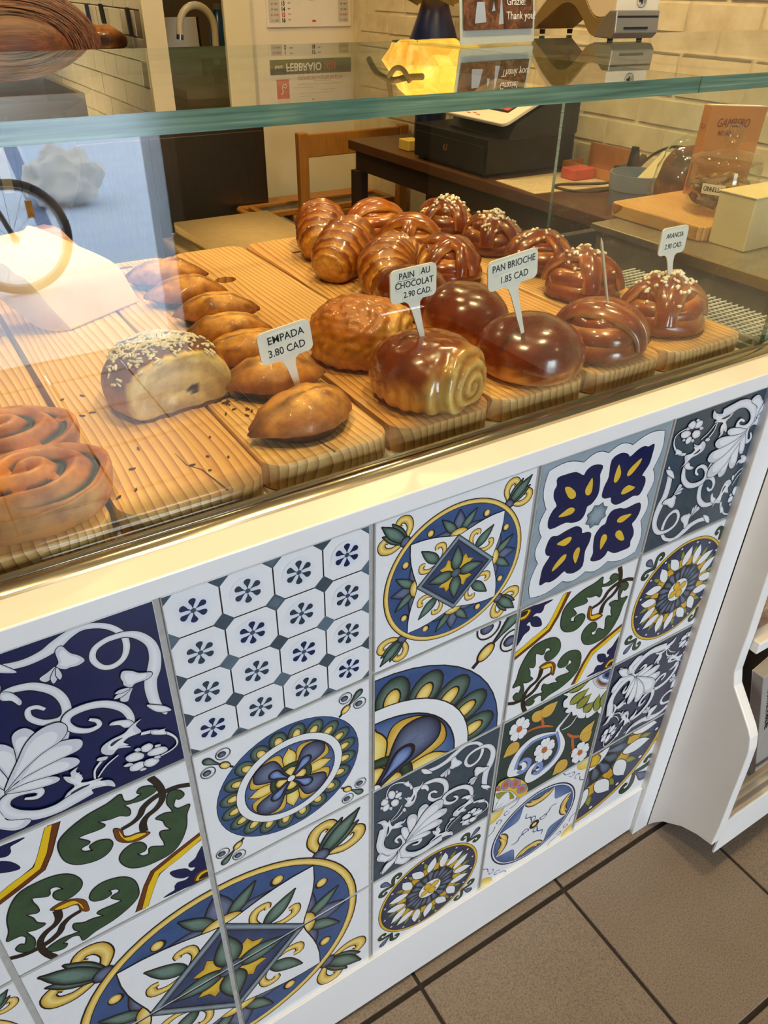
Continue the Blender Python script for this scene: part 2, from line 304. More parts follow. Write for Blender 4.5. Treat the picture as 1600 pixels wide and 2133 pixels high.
TRACED = json.loads('''{"A":[["S","WH","WH",4,[[356,962,6],[410,931,15],[482,916,18],[553,925,21],[605,947,26],[657,975,20],[711,989,15],[768,973,13],[818,939,13],[856,880,13],[860,813,14],[837,757,13],[791,734,13],[747,753,12],[722,810,13],[741,862,13],[800,885,13],[862,879,14],[914,848,18],[955,784,20],[963,709,25],[947,634,30],[924,577,28],[917,507,26],[925,424,21],[959,341,6]]],["P","WH","WH",3,[[598,917],[598,859],[586,839],[611,813],[634,812],[662,807],[691,820],[677,853],[647,885],[624,934]]],["P","WH","WH",3,[[355,980],[371,935],[398,907],[448,884],[410,942],[382,970]]],["P","WH","WH",3,[[581,842],[550,828],[515,811],[530,785],[553,791]]],["P","WH","WH",3,[[583,837],[554,796],[557,761],[576,781]]],["P","WH","WH",3,[[586,835],[575,799],[584,769],[596,791]]],["S","WH","WH",4,[[346,794,4],[390,806,14],[435,803,17],[490,782,19],[548,723,19],[574,651,19],[569,580,19],[531,556,17],[475,578,15],[437,628,13],[440,674,11],[471,673,10],[498,644,7]]],["P","WH","WH",3,[[363,813],[404,795],[429,736],[417,715],[397,753],[365,774]]],["P","WH","WH",3,[[379,848],[354,819],[301,834],[299,777],[274,748],[234,777],[257,724],[236,692],[268,656],[308,662],[328,708],[335,763],[363,801]]],["P","BG","BG",0,[[313,755],[301,728],[288,701],[302,697],[314,718]]],["S","WH","WH",3,[[288,832,9],[269,892,10],[224,943,7],[173,974,5],[127,976,4],[103,942,4],[95,891,4]]],["P","WH","WH",2,[[220,938],[250,934],[258,939],[268,904],[282,877],[256,878]]],["S","WH","WH",3,[[229,649,7],[186,608,5],[130,597,4]]],["S","WH","WH",3,[[218,717,3],[185,658,4],[134,612,3]]],["P","WH","WH",3,[[237,673],[251,638],[238,627],[222,658]]],["P","WH","WH",3,[[108,893],[115,928],[145,918],[162,876],[150,838],[125,848]]],["P","WH","WH",3,[[167,861],[188,869],[210,853],[206,821],[181,816],[161,836]]],["P","WH","WH",3,[[134,815],[159,820],[190,786],[183,744],[148,752],[132,788]]],["P","WH","WH",3,[[71,804],[92,823],[117,798],[114,754],[84,749],[67,778]]],["P","WH","WH",3,[[54,858],[74,883],[104,855],[109,822],[84,812],[58,831]]],["P","WH","WH",2,[[85,887],[103,890],[108,864],[95,865]]],["P","WH","WH",2,[[162,899],[174,902],[181,880],[169,877]]],["P","WH","WH",2,[[189,816],[211,806],[207,787],[190,797]]],["P","WH","WH",2,[[118,768],[140,753],[136,726],[121,740]]],["P","WH","WH",2,[[50,814],[62,816],[70,796],[56,789]]],["P","WH","WH",3,[[29,667],[64,666],[90,649],[108,614],[123,627],[135,568],[157,532],[187,552],[228,533],[251,545],[238,513],[211,509],[229,481],[189,488],[145,511],[119,474],[84,452],[49,467],[70,539],[74,585],[56,636]]],["S","WH","WH",4,[[78,569,32],[66,491,34],[52,415,29],[68,336,28],[123,262,29],[187,231,26],[237,249,23],[249,298,20],[228,361,18],[196,380,15],[176,358,11],[198,314,6]]],["P","BG","BG",0,[[113,573],[105,517],[101,489],[114,491],[122,535]]],["P","WH","WH",3,[[233,198],[169,212],[114,225],[60,304],[29,278],[34,234],[79,188],[106,171]]],["P","WH","WH",3,[[224,193],[142,181],[89,133],[53,68],[108,75],[153,104],[161,152],[197,189]]],["P","WH","WH",3,[[278,255],[238,340],[216,429],[225,465],[257,446],[287,372],[290,298]]],["P","WH","WH",3,[[282,258],[288,338],[260,502],[276,558],[317,545],[346,485],[337,390],[304,300]]],["P","WH","WH",3,[[286,261],[321,325],[343,462],[352,568],[391,594],[424,569],[442,500],[410,397],[357,335]]],["P","WH","WH",3,[[291,260],[357,335],[418,430],[450,519],[504,554],[552,531],[556,464],[513,395],[423,336],[341,283]]]],"F":[["P","MA","MA",4,[[1007,421],[841,354],[719,301],[669,211],[593,25],[641,20],[707,176],[758,247],[871,303],[1007,360]]],["P","YE","YE",2,[[1004,395],[852,331],[734,279],[687,194],[626,23],[656,22],[716,167],[755,250],[869,292],[1004,362]]],["P","NV","NV",2,[[1006,285],[973,268],[948,225],[910,205],[910,172],[938,148],[912,131],[884,182],[809,215],[821,158],[859,112],[896,98],[871,81],[834,94],[814,78],[807,44],[772,36],[747,25],[853,15],[1004,16]]],["P","MA","MA",3,[[1004,78],[950,91],[917,53],[925,21],[999,13]]],["P","YE","YE",0,[[1003,68],[956,76],[928,43],[933,22],[999,13]]],["P","TW","TW",0,[[1005,54],[965,57],[943,37],[949,20],[1003,15]]],["S","TW","TW",2,[[824,998,16],[848,939,16],[861,871,16],[853,807,15],[817,762,14],[768,737,13],[741,696,17],[737,631,18]]],["S","TW","TW",2,[[1007,815,11],[941,846,12],[879,853,13],[816,844,14],[763,813,15],[737,767,14],[697,739,11],[642,729,10]]],["P","BR","BR",3,[[611,759],[641,724],[643,678],[666,654],[709,647],[761,609],[727,592],[690,594],[643,620],[611,664],[606,713]]],["P","YE","YE",2,[[629,729],[639,675],[643,660],[669,649],[708,642],[745,617],[696,612],[654,626],[632,675],[628,707]]],["P","GF","GF",4,[[894,837],[937,819],[957,774],[935,754],[916,771],[905,752],[897,718],[914,688],[946,682],[974,676],[950,615],[935,521],[896,431],[844,376],[769,364],[692,375],[635,412],[603,470],[597,523],[619,564],[664,585],[703,571],[725,529],[718,493],[690,493],[677,497],[698,456],[732,451],[746,494],[808,453],[816,484],[807,540],[813,577],[862,552],[842,606],[835,652],[806,691],[849,698],[888,680],[886,710],[873,769]]]],"H":[["S","WH","WH",3,[[651,727,8],[589,660,14],[548,601,18],[593,486,27],[631,385,31],[630,285,31],[576,207,32],[506,163,33],[422,152,37],[353,165,39],[324,231,29],[351,304,23],[407,305,19],[448,254,16],[428,228,14],[398,237,9]]],["S","LB","LB",2,[[547,580,9],[581,472,11],[603,381,11],[594,297,11],[543,230,11],[480,204,14],[426,183,15],[373,220,15]]],["S","LB","LB",2,[[378,251,15],[397,306,15],[438,289,17],[453,222,17],[415,191,16]]],["S","WH","WH",3,[[539,574,8],[428,622,18],[315,653,22],[229,623,27],[176,563,31],[143,478,34],[146,388,42],[188,348,31],[245,331,27],[266,372,23],[241,422,15],[214,419,8]]],["S","LB","LB",2,[[531,563,6],[432,599,13],[338,616,12],[253,587,13],[207,532,12],[183,451,13],[181,397,17]]],["S","LB","LB",2,[[203,438,13],[254,458,17],[307,411,19],[307,344,20],[257,312,17],[205,359,15]]],["S","WH","WH",1,[[734,645,4],[682,571,6],[596,570,4]]],["S","WH","WH",1,[[651,727,4],[609,679,5],[574,637,5]]],["S","OR","OR",2,[[199,742,5],[242,776,10],[323,766,12],[411,728,12],[494,671,5]]],["S","OR","OR",2,[[299,917,5],[357,832,11],[384,755,14]]],["S","OR","OR",2,[[390,903,4],[366,857,8],[364,818,11]]],["S","OR","OR",2,[[664,490,7],[734,408,15],[823,357,12],[901,319,6]]],["S","OR","OR",2,[[736,395,11],[754,306,14],[773,237,11],[745,197,5]]],["P","OC","OC",2,[[273,863],[313,832],[345,832],[358,864],[357,913],[357,942],[331,947],[289,957],[260,948],[253,913]]],["P","OC","OC",2,[[352,865],[396,832],[440,833],[465,865],[478,916],[485,946],[453,952],[398,962],[357,954],[339,917]]],["P","OC","OC",2,[[164,707],[122,740],[81,740],[57,707],[44,655],[37,624],[68,618],[119,607],[159,615],[177,653]]],["P","OC","OC",2,[[832,312],[877,291],[918,310],[939,358],[946,422],[951,461],[920,455],[869,444],[830,418],[816,368]]],["P","OC","OC",2,[[861,271],[901,239],[934,238],[947,267],[947,313],[947,341],[921,347],[879,358],[849,352],[842,319]]],["P","OC","OC",2,[[726,141],[676,180],[631,180],[608,141],[601,80],[595,42],[630,35],[688,22],[731,32],[746,77]]],["P","WH","WH",2,[[160,864],[178,917],[206,931],[230,904],[229,884],[240,868],[235,832],[203,828]]],["P","WH","WH",2,[[147,878],[111,924],[106,965],[129,982],[143,972],[157,979],[182,956],[180,915]]],["P","WH","WH",2,[[134,867],[94,843],[63,856],[55,893],[64,906],[62,925],[83,946],[113,926]]],["P","WH","WH",2,[[140,847],[151,785],[137,750],[107,757],[99,776],[84,781],[73,818],[93,846]]],["P","WH","WH",2,[[156,845],[204,831],[227,797],[217,762],[203,761],[195,744],[166,746],[149,785]]],["P","OR","OR",2,[[172,856],[168,834],[152,828],[133,840],[122,865],[126,886],[143,893],[161,880]]],["P","WH","WH",2,[[458,449],[476,509],[508,523],[535,492],[535,470],[547,452],[542,411],[507,408]]],["P","WH","WH",2,[[443,466],[402,519],[395,566],[420,584],[436,572],[451,579],[480,553],[479,507]]],["P","WH","WH",2,[[429,455],[386,428],[350,443],[340,486],[351,501],[348,522],[371,545],[404,521]]],["P","WH","WH",2,[[437,431],[451,360],[436,321],[403,330],[394,351],[377,359],[362,401],[385,432]]],["P","WH","WH",2,[[454,428],[508,411],[535,371],[526,332],[509,331],[502,312],[469,315],[448,361]]],["P","OR","OR",2,[[472,440],[469,415],[451,409],[429,424],[417,452],[420,476],[438,483],[459,468]]],["P","WH","WH",2,[[876,147],[890,204],[920,216],[947,186],[947,165],[960,147],[957,108],[924,106]]],["P","WH","WH",2,[[860,163],[818,215],[810,260],[834,277],[849,265],[863,271],[892,245],[892,201]]],["P","WH","WH",2,[[847,153],[807,128],[772,143],[761,185],[770,198],[766,219],[787,240],[820,216]]],["P","WH","WH",2,[[855,130],[872,62],[859,24],[827,34],[817,54],[801,62],[785,103],[806,132]]],["P","WH","WH",2,[[872,127],[924,109],[952,70],[944,33],[928,32],[922,15],[891,18],[869,62]]],["P","OR","OR",2,[[889,137],[886,114],[870,108],[848,123],[835,150],[838,173],[854,179],[876,164]]],["P","WH","WH",3,[[773,1001],[591,984],[530,994],[582,940],[546,911],[559,843],[607,809],[584,782],[619,745],[658,738],[679,684],[721,664],[750,615],[816,577],[820,626],[839,561],[890,552],[946,572],[974,534],[1015,531],[1021,803],[959,1017]]],["P","TD","TD",0,[[571,995],[614,958],[669,941],[713,951],[749,977],[770,992],[731,1009],[667,1035],[612,1046],[575,1032]]],["P","OL","OL",2,[[571,995],[609,969],[660,957],[706,963],[746,981],[770,992],[734,1004],[674,1023],[620,1032],[581,1021]]],["P","TD","TD",0,[[620,837],[666,809],[717,809],[753,838],[778,883],[793,910],[756,915],[694,923],[644,915],[616,883]]],["P","OL","OL",2,[[620,837],[659,819],[706,824],[745,850],[775,888],[793,910],[759,910],[703,911],[654,901],[623,872]]],["P","TD","TD",0,[[704,747],[747,719],[789,722],[814,755],[826,803],[834,831],[803,834],[750,840],[710,830],[692,794]]],["P","OL","OL",2,[[704,747],[739,730],[778,738],[805,767],[823,807],[834,831],[806,830],[759,828],[721,815],[700,784]]],["P","TD","TD",0,[[790,654],[830,622],[864,619],[879,646],[882,689],[884,714],[857,722],[814,734],[783,730],[773,700]]],["P","OL","OL",2,[[790,654],[822,634],[852,636],[870,659],[879,694],[884,714],[861,717],[823,722],[794,715],[781,689]]],["P","TD","TD",0,[[922,586],[958,580],[975,611],[966,666],[943,732],[930,771],[914,756],[888,730],[876,692],[889,637]]],["P","OL","OL",2,[[922,586],[948,588],[960,622],[955,675],[939,735],[930,771],[918,753],[899,721],[890,681],[899,629]]],["P","TD","TD",0,[[992,588],[1028,582],[1045,613],[1036,668],[1012,735],[998,774],[982,759],[956,733],[945,694],[958,639]]],["P","OL","OL",2,[[992,588],[1018,590],[1030,624],[1024,677],[1008,738],[998,774],[987,755],[968,723],[959,683],[968,631]]],["P","WH","BR",3,[[819,1005],[848,919],[914,842],[981,804],[1021,803],[1004,994]]],["P","LB","WH",3,[[857,1004],[906,917],[965,869],[1007,862],[1001,985]]],["P","LB","NV",3,[[917,951],[912,993],[942,1012],[989,997],[998,937],[988,897],[953,921]]],["P","YE","YE",3,[[3,256],[27,351],[107,349],[195,293],[284,191],[339,70],[321,1],[242,23],[59,158]]],["P","LB","OR",3,[[-2,326],[31,314],[47,258],[12,255],[-5,284]]],["P","LB","OR",3,[[57,317],[94,341],[140,304],[145,233],[94,235],[58,272]]],["P","LB","OR",3,[[148,276],[191,290],[240,239],[240,170],[193,175],[156,213]]],["P","LB","OR",3,[[226,140],[258,175],[312,125],[322,59],[275,58],[238,91]]],["P","WH","WH",3,[[-7,263],[48,245],[137,187],[192,118],[223,25],[11,30]]],["P","OL","OL",2,[[9,240],[70,218],[139,174],[183,113],[206,49],[156,74],[144,130],[87,148],[41,159]]],["P","WH","WH",2,[[11,30],[52,139],[129,176],[159,84],[148,34]]],["S","TW","TW",0,[[15,33,2],[97,71,2]]],["S","TW","TW",0,[[15,33,2],[44,134,2]]],["S","TW","TW",0,[[15,33,2],[122,17,2]]]],"E":[["P","NV","NV",3,[[127,878],[188,881],[262,873],[326,832],[347,860],[395,877],[469,851],[459,798],[471,741],[476,658],[440,608],[403,596],[394,547],[366,515],[303,520],[245,541],[132,537],[108,602],[130,661],[156,689],[125,749],[118,797],[132,832]]],["P","YE","YP",2,[[195,794],[236,785],[286,735],[290,700],[260,698],[228,728]]],["P","YE","YP",2,[[403,793],[419,711],[405,678],[376,688],[362,723],[376,758]]],["P","YE","YP",2,[[181,604],[221,591],[282,587],[305,607],[289,629],[253,638],[214,624]]]]}''')

class Art:
    def __init__(s): s.t = []; s.z = 0; s.n = 0; s.xf = lambda u, v: (u, v)
    def tri(s, a, b, c, ca, cb, cc, z): s.t.append((a, b, c, ca, cb, cc, z + s.n * 0.04))
    def poly(s, pts, c, cin=None, ow=0.0, smooth=True, n=4, oc='OUT', k=0.55):
        p = catmull(pts, n, True) if smooth else list(pts)
        if ow: s.line(p + [p[0]], ow, oc)
        s.z += 1; s.n += 1; c = PAL[c]
        q = [s.xf(*a) for a in p]
        if cin:
            cin = PAL[cin]; m = tuple(0.5 * (c[i] + cin[i]) for i in range(3)) + (1,)
            cx = sum(a[0] for a in q) / len(q); cy = sum(a[1] for a in q) / len(q); N = len(q)
            r1 = [(cx + (a[0] - cx) * 0.74, cy + (a[1] - cy) * 0.74) for a in q]; r2 = [(cx + (a[0] - cx) * 0.4, cy + (a[1] - cy) * 0.4) for a in q]
            for i in range(N):
                j = (i + 1) % N
                s.tri(q[i], q[j], r1[j], c, c, m, s.z); s.tri(q[i], r1[j], r1[i], c, m, m, s.z)
                s.tri(r1[i], r1[j], r2[j], m, m, cin, s.z); s.tri(r1[i], r2[j], r2[i], m, cin, cin, s.z)
                s.tri(r2[i], r2[j], (cx, cy), cin, cin, cin, s.z)
        else:
            for t in tessellate_polygon([[Vector((a[0], a[1], 0)) for a in q]]): s.tri(q[t[0]], q[t[1]], q[t[2]], c, c, c, s.z)
    def line(s, pts, w, c, mid=None):
        s.stroke([(a[0], a[1], w) for a in pts], c, mid, smooth=False)
    def stroke(s, pts, c, mid=None, ow=0.0, smooth=True, n=5, oc='OUT'):
        p = catmull(pts, n) if smooth else list(pts)
        if ow: s._rib([(a[0], a[1], a[2] + ow) for a in p], oc, None)
        s._rib(p, c, mid)
    def _rib(s, p, c, mid):
        s.z += 1; s.n += 1; c = PAL[c]; mid = PAL[mid] if mid else c; L = []; N = len(p)
        for i in range(N):
            a, b = p[max(i - 1, 0)], p[min(i + 1, N - 1)]
            if hypot(p[0][0] - p[-1][0], p[0][1] - p[-1][1]) < 1e-6 and i in (0, N - 1): a, b = p[-2], p[1]
            dx, dy = b[0] - a[0], b[1] - a[1]; l = hypot(dx, dy) or 1; nx, ny = -dy / l * p[i][2], dx / l * p[i][2]
            L.append((s.xf(p[i][0] + nx, p[i][1] + ny), s.xf(p[i][0], p[i][1]), s.xf(p[i][0] - nx, p[i][1] - ny)))
        for i in range(N - 1):
            A, B = L[i], L[i + 1]
            s.tri(A[0], B[0], B[1], c, c, mid, s.z); s.tri(A[0], B[1], A[1], c, mid, mid, s.z)
            s.tri(A[1], B[1], B[2], mid, mid, c, s.z); s.tri(A[1], B[2], A[2], mid, c, c, s.z)
    def ell(s, x, y, rx, ry, c, cin=None, ow=0.0, rot=0.0, n=16, oc='OUT'):
        s.poly([(x + rx * cos(t) * cos(rot) - ry * sin(t) * sin(rot), y + rx * cos(t) * sin(rot) + ry * sin(t) * cos(rot)) for t in [2 * pi * i / n for i in range(n)]], c, cin, ow, False, oc=oc)
    def ring(s, x, y, r, w, c, mid=None, ow=0.0, n=56):
        s.stroke([(x + r * cos(2 * pi * i / n), y + r * sin(2 * pi * i / n), w) for i in range(n + 1)], c, mid, ow, False)
    def leaf(s, b, t, w, c, cin=None, ow=0.004, fat=0.4):
        dx, dy = t[0] - b[0], t[1] - b[1]; l = hypot(dx, dy); px, py = -dy / l * w, dx / l * w
        P = [(b[0] + dx * f + px * q, b[1] + dy * f + py * q) for f, q in [(0, 0), (fat * 0.35, 0.72), (fat, 1), (fat + (1 - fat) * 0.5, 0.66), (0.93, 0.16), (1, 0), (0.93, -0.16), (fat + (1 - fat) * 0.5, -0.66), (fat, -1), (fat * 0.35, -0.72)]]
        s.poly(P, c, cin, ow)
    def drop(s, b, t, w, c, cin=None, ow=0.004):   # pointed at b, round at t
        dx, dy = t[0] - b[0], t[1] - b[1]; l = hypot(dx, dy); px, py = -dy / l * w, dx / l * w
        P = [(b[0] + dx * f + px * q, b[1] + dy * f + py * q) for f, q in [(0, 0), (0.3, 0.32), (0.6, 0.85), (0.8, 1), (0.95, 0.6), (1, 0), (0.95, -0.6), (0.8, -1), (0.6, -0.85), (0.3, -0.32)]]
        s.poly(P, c, cin, ow)
    def curl(s, x, y, r, a0, turn, w, c, mid, ow=0.004):
        P = []
        for i in range(9):
            f = i / 8; a = a0 + turn * f; rr = r * (1 - 0.62 * f); P.append((x + rr * cos(a), y + rr * sin(a), w * (0.75 + 0.35 * f)))
        s.stroke(P, c, mid, ow, n=3)

def PT(r, a, c=(0.5, 0.5)): return (c[0] + r * cos(a), c[1] + r * sin(a))
def full(A, c, cin=None):
    A.poly([(-.6, -.6), (1.6, -.6), (1.6, 1.6), (-.6, 1.6)], c, None, 0, False)

def art_traced(name, sym):
    def f(A):
        z0 = A.z; base = A.xf
        for tf in sym:
            A.xf = (lambda tf: lambda u, v: base(*tf(u, v)))(tf)
            for qi, (k, c1, c2, ow, pts) in enumerate(TRACED[name]):
                if not pts or (name == 'A' and qi == 0 and tf is diag): continue
                P = [tuple(x / 1000 for x in p) for p in pts]; w = ow * 0.0012
                if name == 'H': w *= 0.8
                if name == 'A': c1, c2 = ('WS', 'WH') if c1 == 'WH' else (c1, c2)
                if k == 'P': A.poly(P, c1, c2 if c2 != c1 and name != 'A' else None, w)
                elif name == 'A' and qi == 0:
                    for q in (P[:18], P[16:]): A.stroke(q, c1, c2, w)
                else: A.stroke(P, c1, c2 if c2 != c1 else None, w)
                if k == 'P' and name == 'A' and len(P) > 5 and c1 == 'WS': A.poly([(sum(q[0] for q in P) / len(P) * .3 + p[0] * .7, sum(q[1] for q in P) / len(P) * .3 + p[1] * .7) for p in P], 'WH')
        A.xf = base
    return f
ident = lambda u, v: (u, v)
diag = lambda u, v: (v, u)
anti = lambda u, v: (1 - v, 1 - u)
both = lambda u, v: (1 - u, 1 - v)
def rot(k):
    def f(u, v):
        for _ in range(k % 4): u, v = 1 - v, u
        return u, v
    return f
def art_scroll(bgc, rk):
    tr = art_traced('A', [ident, diag])
    def f(A):
        full(A, bgc); b = A.xf; A.xf = lambda u, v: b(*rot(rk)(u, v)); tr(A); A.xf = b
    return f
def art_green(A):
    full(A, 'WH'); b = A.xf; z = A.z
    S = TRACED['F']
    for tf in (ident, both):
        A.z = z; A.xf = (lambda tf: lambda u, v: b(*tf(u, v)))(tf)
        for i, (k, c1, c2, ow, pts) in enumerate(S):
            P = [tuple(x / 1000 for x in p) for p in pts]
            if i == len(S) - 1: A.poly(P, 'GF', None, 0.006)
            elif k == 'P': A.poly(P, {'YE': 'YK'}.get(c1, c1), None, ow * 0.0012, smooth=(i != 0 and i != 1))
            else: A.stroke(P, c1, None, ow * 0.0012)
    zz = A.z
    for tf in (lambda u, v: diag(u, v), lambda u, v: anti(u, v)):
        A.z = zz; A.xf = (lambda tf: lambda u, v: b(*tf(u, v)))(tf)
        k, c1, c2, ow, pts = S[-1]
        A.poly([tuple(x / 1000 for x in p) for p in pts], 'GF', None, 0.006)
    A.xf = b
def art_floral(A):
    full(A, 'TD'); art_traced('H', [ident])(A)
def art_octagon(A):
    full(A, 'WH'); z = A.z
    for i in range(5):
        A.z = z
        A.line([(i / 4, -0.05), (i / 4, 1.05)], 0.0035, 'OUT'); A.line([(-0.05, i / 4), (1.05, i / 4)], 0.0035, 'OUT')
    z = A.z
    for i in range(5):
        for j in range(5):
            A.z = z; u, v = i / 4, j / 4; d = 0.052; c = random.choice(['SD', 'SL', 'SD'])
            A.poly([(u - d, v), (u, v - d), (u + d, v), (u, v + d)], c, random.choice(['SL', 'SD', None]), 0.0, False)
    z = A.z
    for i in range(4):
        for j in range(4):
            A.z = z; c = ((i + .5) / 4, (j + .5) / 4); A.ell(c[0], c[1], 0.085, 0.085, 'WH', 'HALO')
            z2 = A.z
            for q in range(6):
                A.z = z2; a = q * pi / 3 + 0.5; A.drop(PT(0.012, a, c), PT(0.067, a, c), 0.0165, 'BG' if (i + j) % 3 else 'NV', None, 0.0)
            A.ell(c[0], c[1], 0.013, 0.013, 'SD')
def corner_eyes(A, a):
    A.line([PT(0.435, a), PT(0.475, a)], 0.006, 'OUT'); A.ell(*PT(0.492, a), 0.030, 0.019, 'OCH', 'YP', 0.005, a)
    A.drop(PT(0.525, a), PT(0.635, a), 0.019, 'GD', 'GL', 0.004)
    for s in (-1, 1):
        c = (PT(0.555, a)[0] - s * sin(a) * 0.062, PT(0.555, a)[1] + s * cos(a) * 0.062)
        A.ring(c[0], c[1], 0.038, 0.0022, 'OUT', None, 0, 20); A.ell(c[0] - 0.006, c[1], 0.019, 0.016, 'SN', 'SNL', 0.003)
def art_flower(A):
    full(A, 'WH'); A.ell(.5, .5, .425, .425, 'BL', None, 0.004, n=48); z = A.z
    for k in range(20):
        A.z = z; a = 2 * pi * (k + .5) / 20; x, y = PT(0.345, a)
        A.ell(x, y, 0.066, 0.050, 'GD', 'GL', 0.004, a); A.ell(x - 0.012 * cos(a), y - 0.012 * sin(a), 0.042, 0.028, 'OUT', None, 0, a); A.ell(x - 0.012 * cos(a), y - 0.012 * sin(a), 0.036, 0.023, 'OCH', 'YP', 0, a)
    A.ell(.5, .5, .318, .318, 'WH', None, 0.004, n=48); A.ell(.5, .5, .268, .268, 'BL', 'LBL', 0.005, n=48); z = A.z
    for k in range(4):
        A.z = z; a = k * pi / 2 + pi / 4; A.drop((.5, .5), PT(0.262, a), 0.118, 'OCH', 'YP', 0.005)
    z = A.z
    for k in range(4):
        A.z = z; a = k * pi / 2; A.leaf(PT(0.06, a), PT(0.25, a), 0.038, 'YE', 'YP', 0.005, 0.6)
    A.ring(.5, .5, 0.108, 0.017, 'GD', 'GF', 0.004, 32); z = A.z
    for k in range(4):
        A.z = z; a = k * pi / 2; A.drop((.5, .5), PT(0.09, a), 0.03, 'OCH', 'YP', 0.004)
    z = A.z
    for k in range(4):
        A.z = z; a = k * pi / 2 + pi / 4; A.drop((.5, .5), PT(0.262, a), 0.078, 'SN', 'SNL', 0.006); A.drop(PT(0.02, a), PT(0.168, a), 0.034, 'OUT'); A.drop(PT(0.03, a), PT(0.16, a), 0.026, 'BL', 'LBL', 0)
    A.ell(.5, .5, .022, .022, 'WH', None, 0.004); z = A.z
    for k in range(4): A.z = z; corner_eyes(A, k * pi / 2 + pi / 4)
def corner_bud(A, a):
    n = (-sin(a), cos(a))
    def Q(r, t): return (.5 + r * cos(a) + t * n[0], .5 + r * sin(a) + t * n[1])
    for s in (-1, 1):
        P = [Q(.475, s * .02), Q(.50, s * .075), Q(.545, s * .098), Q(.578, s * .078), Q(.572, s * .045), Q(.545, s * .05)]
        A.stroke([p + (w,) for p, w in zip(P, (.010, .016, .02, .018, .014, .008))], 'OCH', 'YP', 0.005, n=4)
    for t, w in ((.04, .022), (-.04, .022), (0, .03)):
        A.leaf(Q(.46, t * .2), Q(.655 if t == 0 else .61, t), w, 'GD', 'GL', 0.005, 0.5)
    A.ell(*Q(.462, 0), .024, .03, 'SN', 'SNL', 0.005, a)
def art_diamond(A):
    full(A, 'WH'); z = A.z
    for k in range(4): A.z = z; corner_bud(A, k * pi / 2 + pi / 4)
    A.ring(.5, .5, .432, .014, 'OCH', 'YP', 0.005, 64); A.ell(.5, .5, .42, .42, 'BL', None, 0.003, n=64)
    P = []
    for k in range(4):
        a = k * pi / 2 + pi / 4
        for i in range(12):
            f = i / 12; aa = a + f * pi / 2; x = abs(f - .5) * 2; P.append(PT(0.245 + (0.418 - 0.245) * x ** 1.7, aa))
    z0 = A.z; z = A.z
    for k in range(4):
        a = k * pi / 2; A.z = z
        for s in (-1, 1):
            A.leaf(PT(0.262, a + s * .05), PT(0.335, a + s * .62), 0.030, 'SN', 'SNL', 0.004)
            A.ell(*PT(0.365, a + s * .50), .024, .024, 'OUT'); A.ell(*PT(0.368, a + s * .505), .018, .020, 'OCH', 'YP')
        A.leaf(PT(0.27, a), PT(0.405, a), 0.036, 'SN', 'SNL', 0.004)
        for s in (-1, 1): A.leaf(PT(0.268, a + s * .06), PT(0.395, a + s * .28), 0.025, 'GD', 'GL', 0.004)
        A.ell(*PT(0.252, a), .038, .056, 'OCH', 'YP', 0.005, a)
    A.poly(P, 'WH', None, 0.005, False)
    z = A.z
    for k in range(4):
        a = k * pi / 2 + pi / 4; A.z = z; n = (-sin(a), cos(a))
        def Q(r, t): return (.5 + r * cos(a) + t * n[0], .5 + r * sin(a) + t * n[1])
        for s in (-1, 1):
            P2 = [Q(.165, s * .015), Q(.185, s * .065), Q(.225, s * .088), Q(.252, s * .066), Q(.238, s * .048)]
            A.stroke([p + (w,) for p, w in zip(P2, (.006, .010, .014, .013, .007))], 'OCH', 'YP', 0.004, n=4)
        A.leaf(Q(.17, 0), Q(.325, 0), 0.030, 'GD', 'GL', 0.004)
    Rr = .235; D = [PT(Rr, k * pi / 2) for k in range(4)]
    A.poly(D, 'SN', 'BL', 0.004, False); z = A.z
    for k in range(4):
        A.z = z; a = k * pi / 2 + pi / 4; n = (-sin(a), cos(a))
        def Q(r, t): return (.5 + r * cos(a) + t * n[0], .5 + r * sin(a) + t * n[1])
        A.poly([Q(.03, -.02), Q(.06, -.036), Q(.118, -.036), Q(.103, 0), Q(.118, .036), Q(.06, .036), Q(.03, .02)], 'OCH', 'YE', 0.004, False)
    z = A.z
    for k in range(4): A.z = z; A.leaf(PT(.02, k * pi / 2), PT(.178, k * pi / 2), 0.036, 'GD', 'GL', 0.005)
    A.ell(.5, .5, .03, .026, 'SD', 'SL', 0.005)
    A.stroke([p + (.0165,) for p in (D + [D[0]])], 'SD', 'SP', 0.004, False)
def art_quatrefoil(A):
    full(A, 'SP'); b = A.xf
    side = [(.055, .945)]
    for (n0, n1, h) in (((.055, .945), (.31, .922), .03), ((.31, .922), (.5, .925), .035), ((.5, .925), (.69, .922), .035), ((.69, .922), (.945, .945), .03)):
        for i in range(1, 7):
            f = i / 6; side.append((n0[0] + (n1[0] - n0[0]) * f, n0[1] + (n1[1] - n0[1]) * f + h * sin(pi * f)))
    P = []
    for k in range(4): P += [rot(k)(*p) for p in side[:-1]][::1] if False else []
    for k in range(4):
        s = [rot(3 * k % 4)(*p) for p in side[:-1]]; P += s
    A.poly(P, 'WH', None, 0.0045, False); z = A.z
    for k in range(4):
        A.z = z; A.xf = (lambda k: lambda u, v: b(*rot(k)(u, v)))(k)
        for kk, c1, c2, ow, pts in TRACED['E']: A.poly([(p[0] / 1000, p[1] / 1000) for p in pts], c1, None, ow * 0.0012, n=3)
    A.xf = b
    A.poly([PT(.088 if i % 2 == 0 else .068, 2 * pi * i / 16 + pi / 8) for i in range(16)], 'SL', 'SP', 0.003, False)
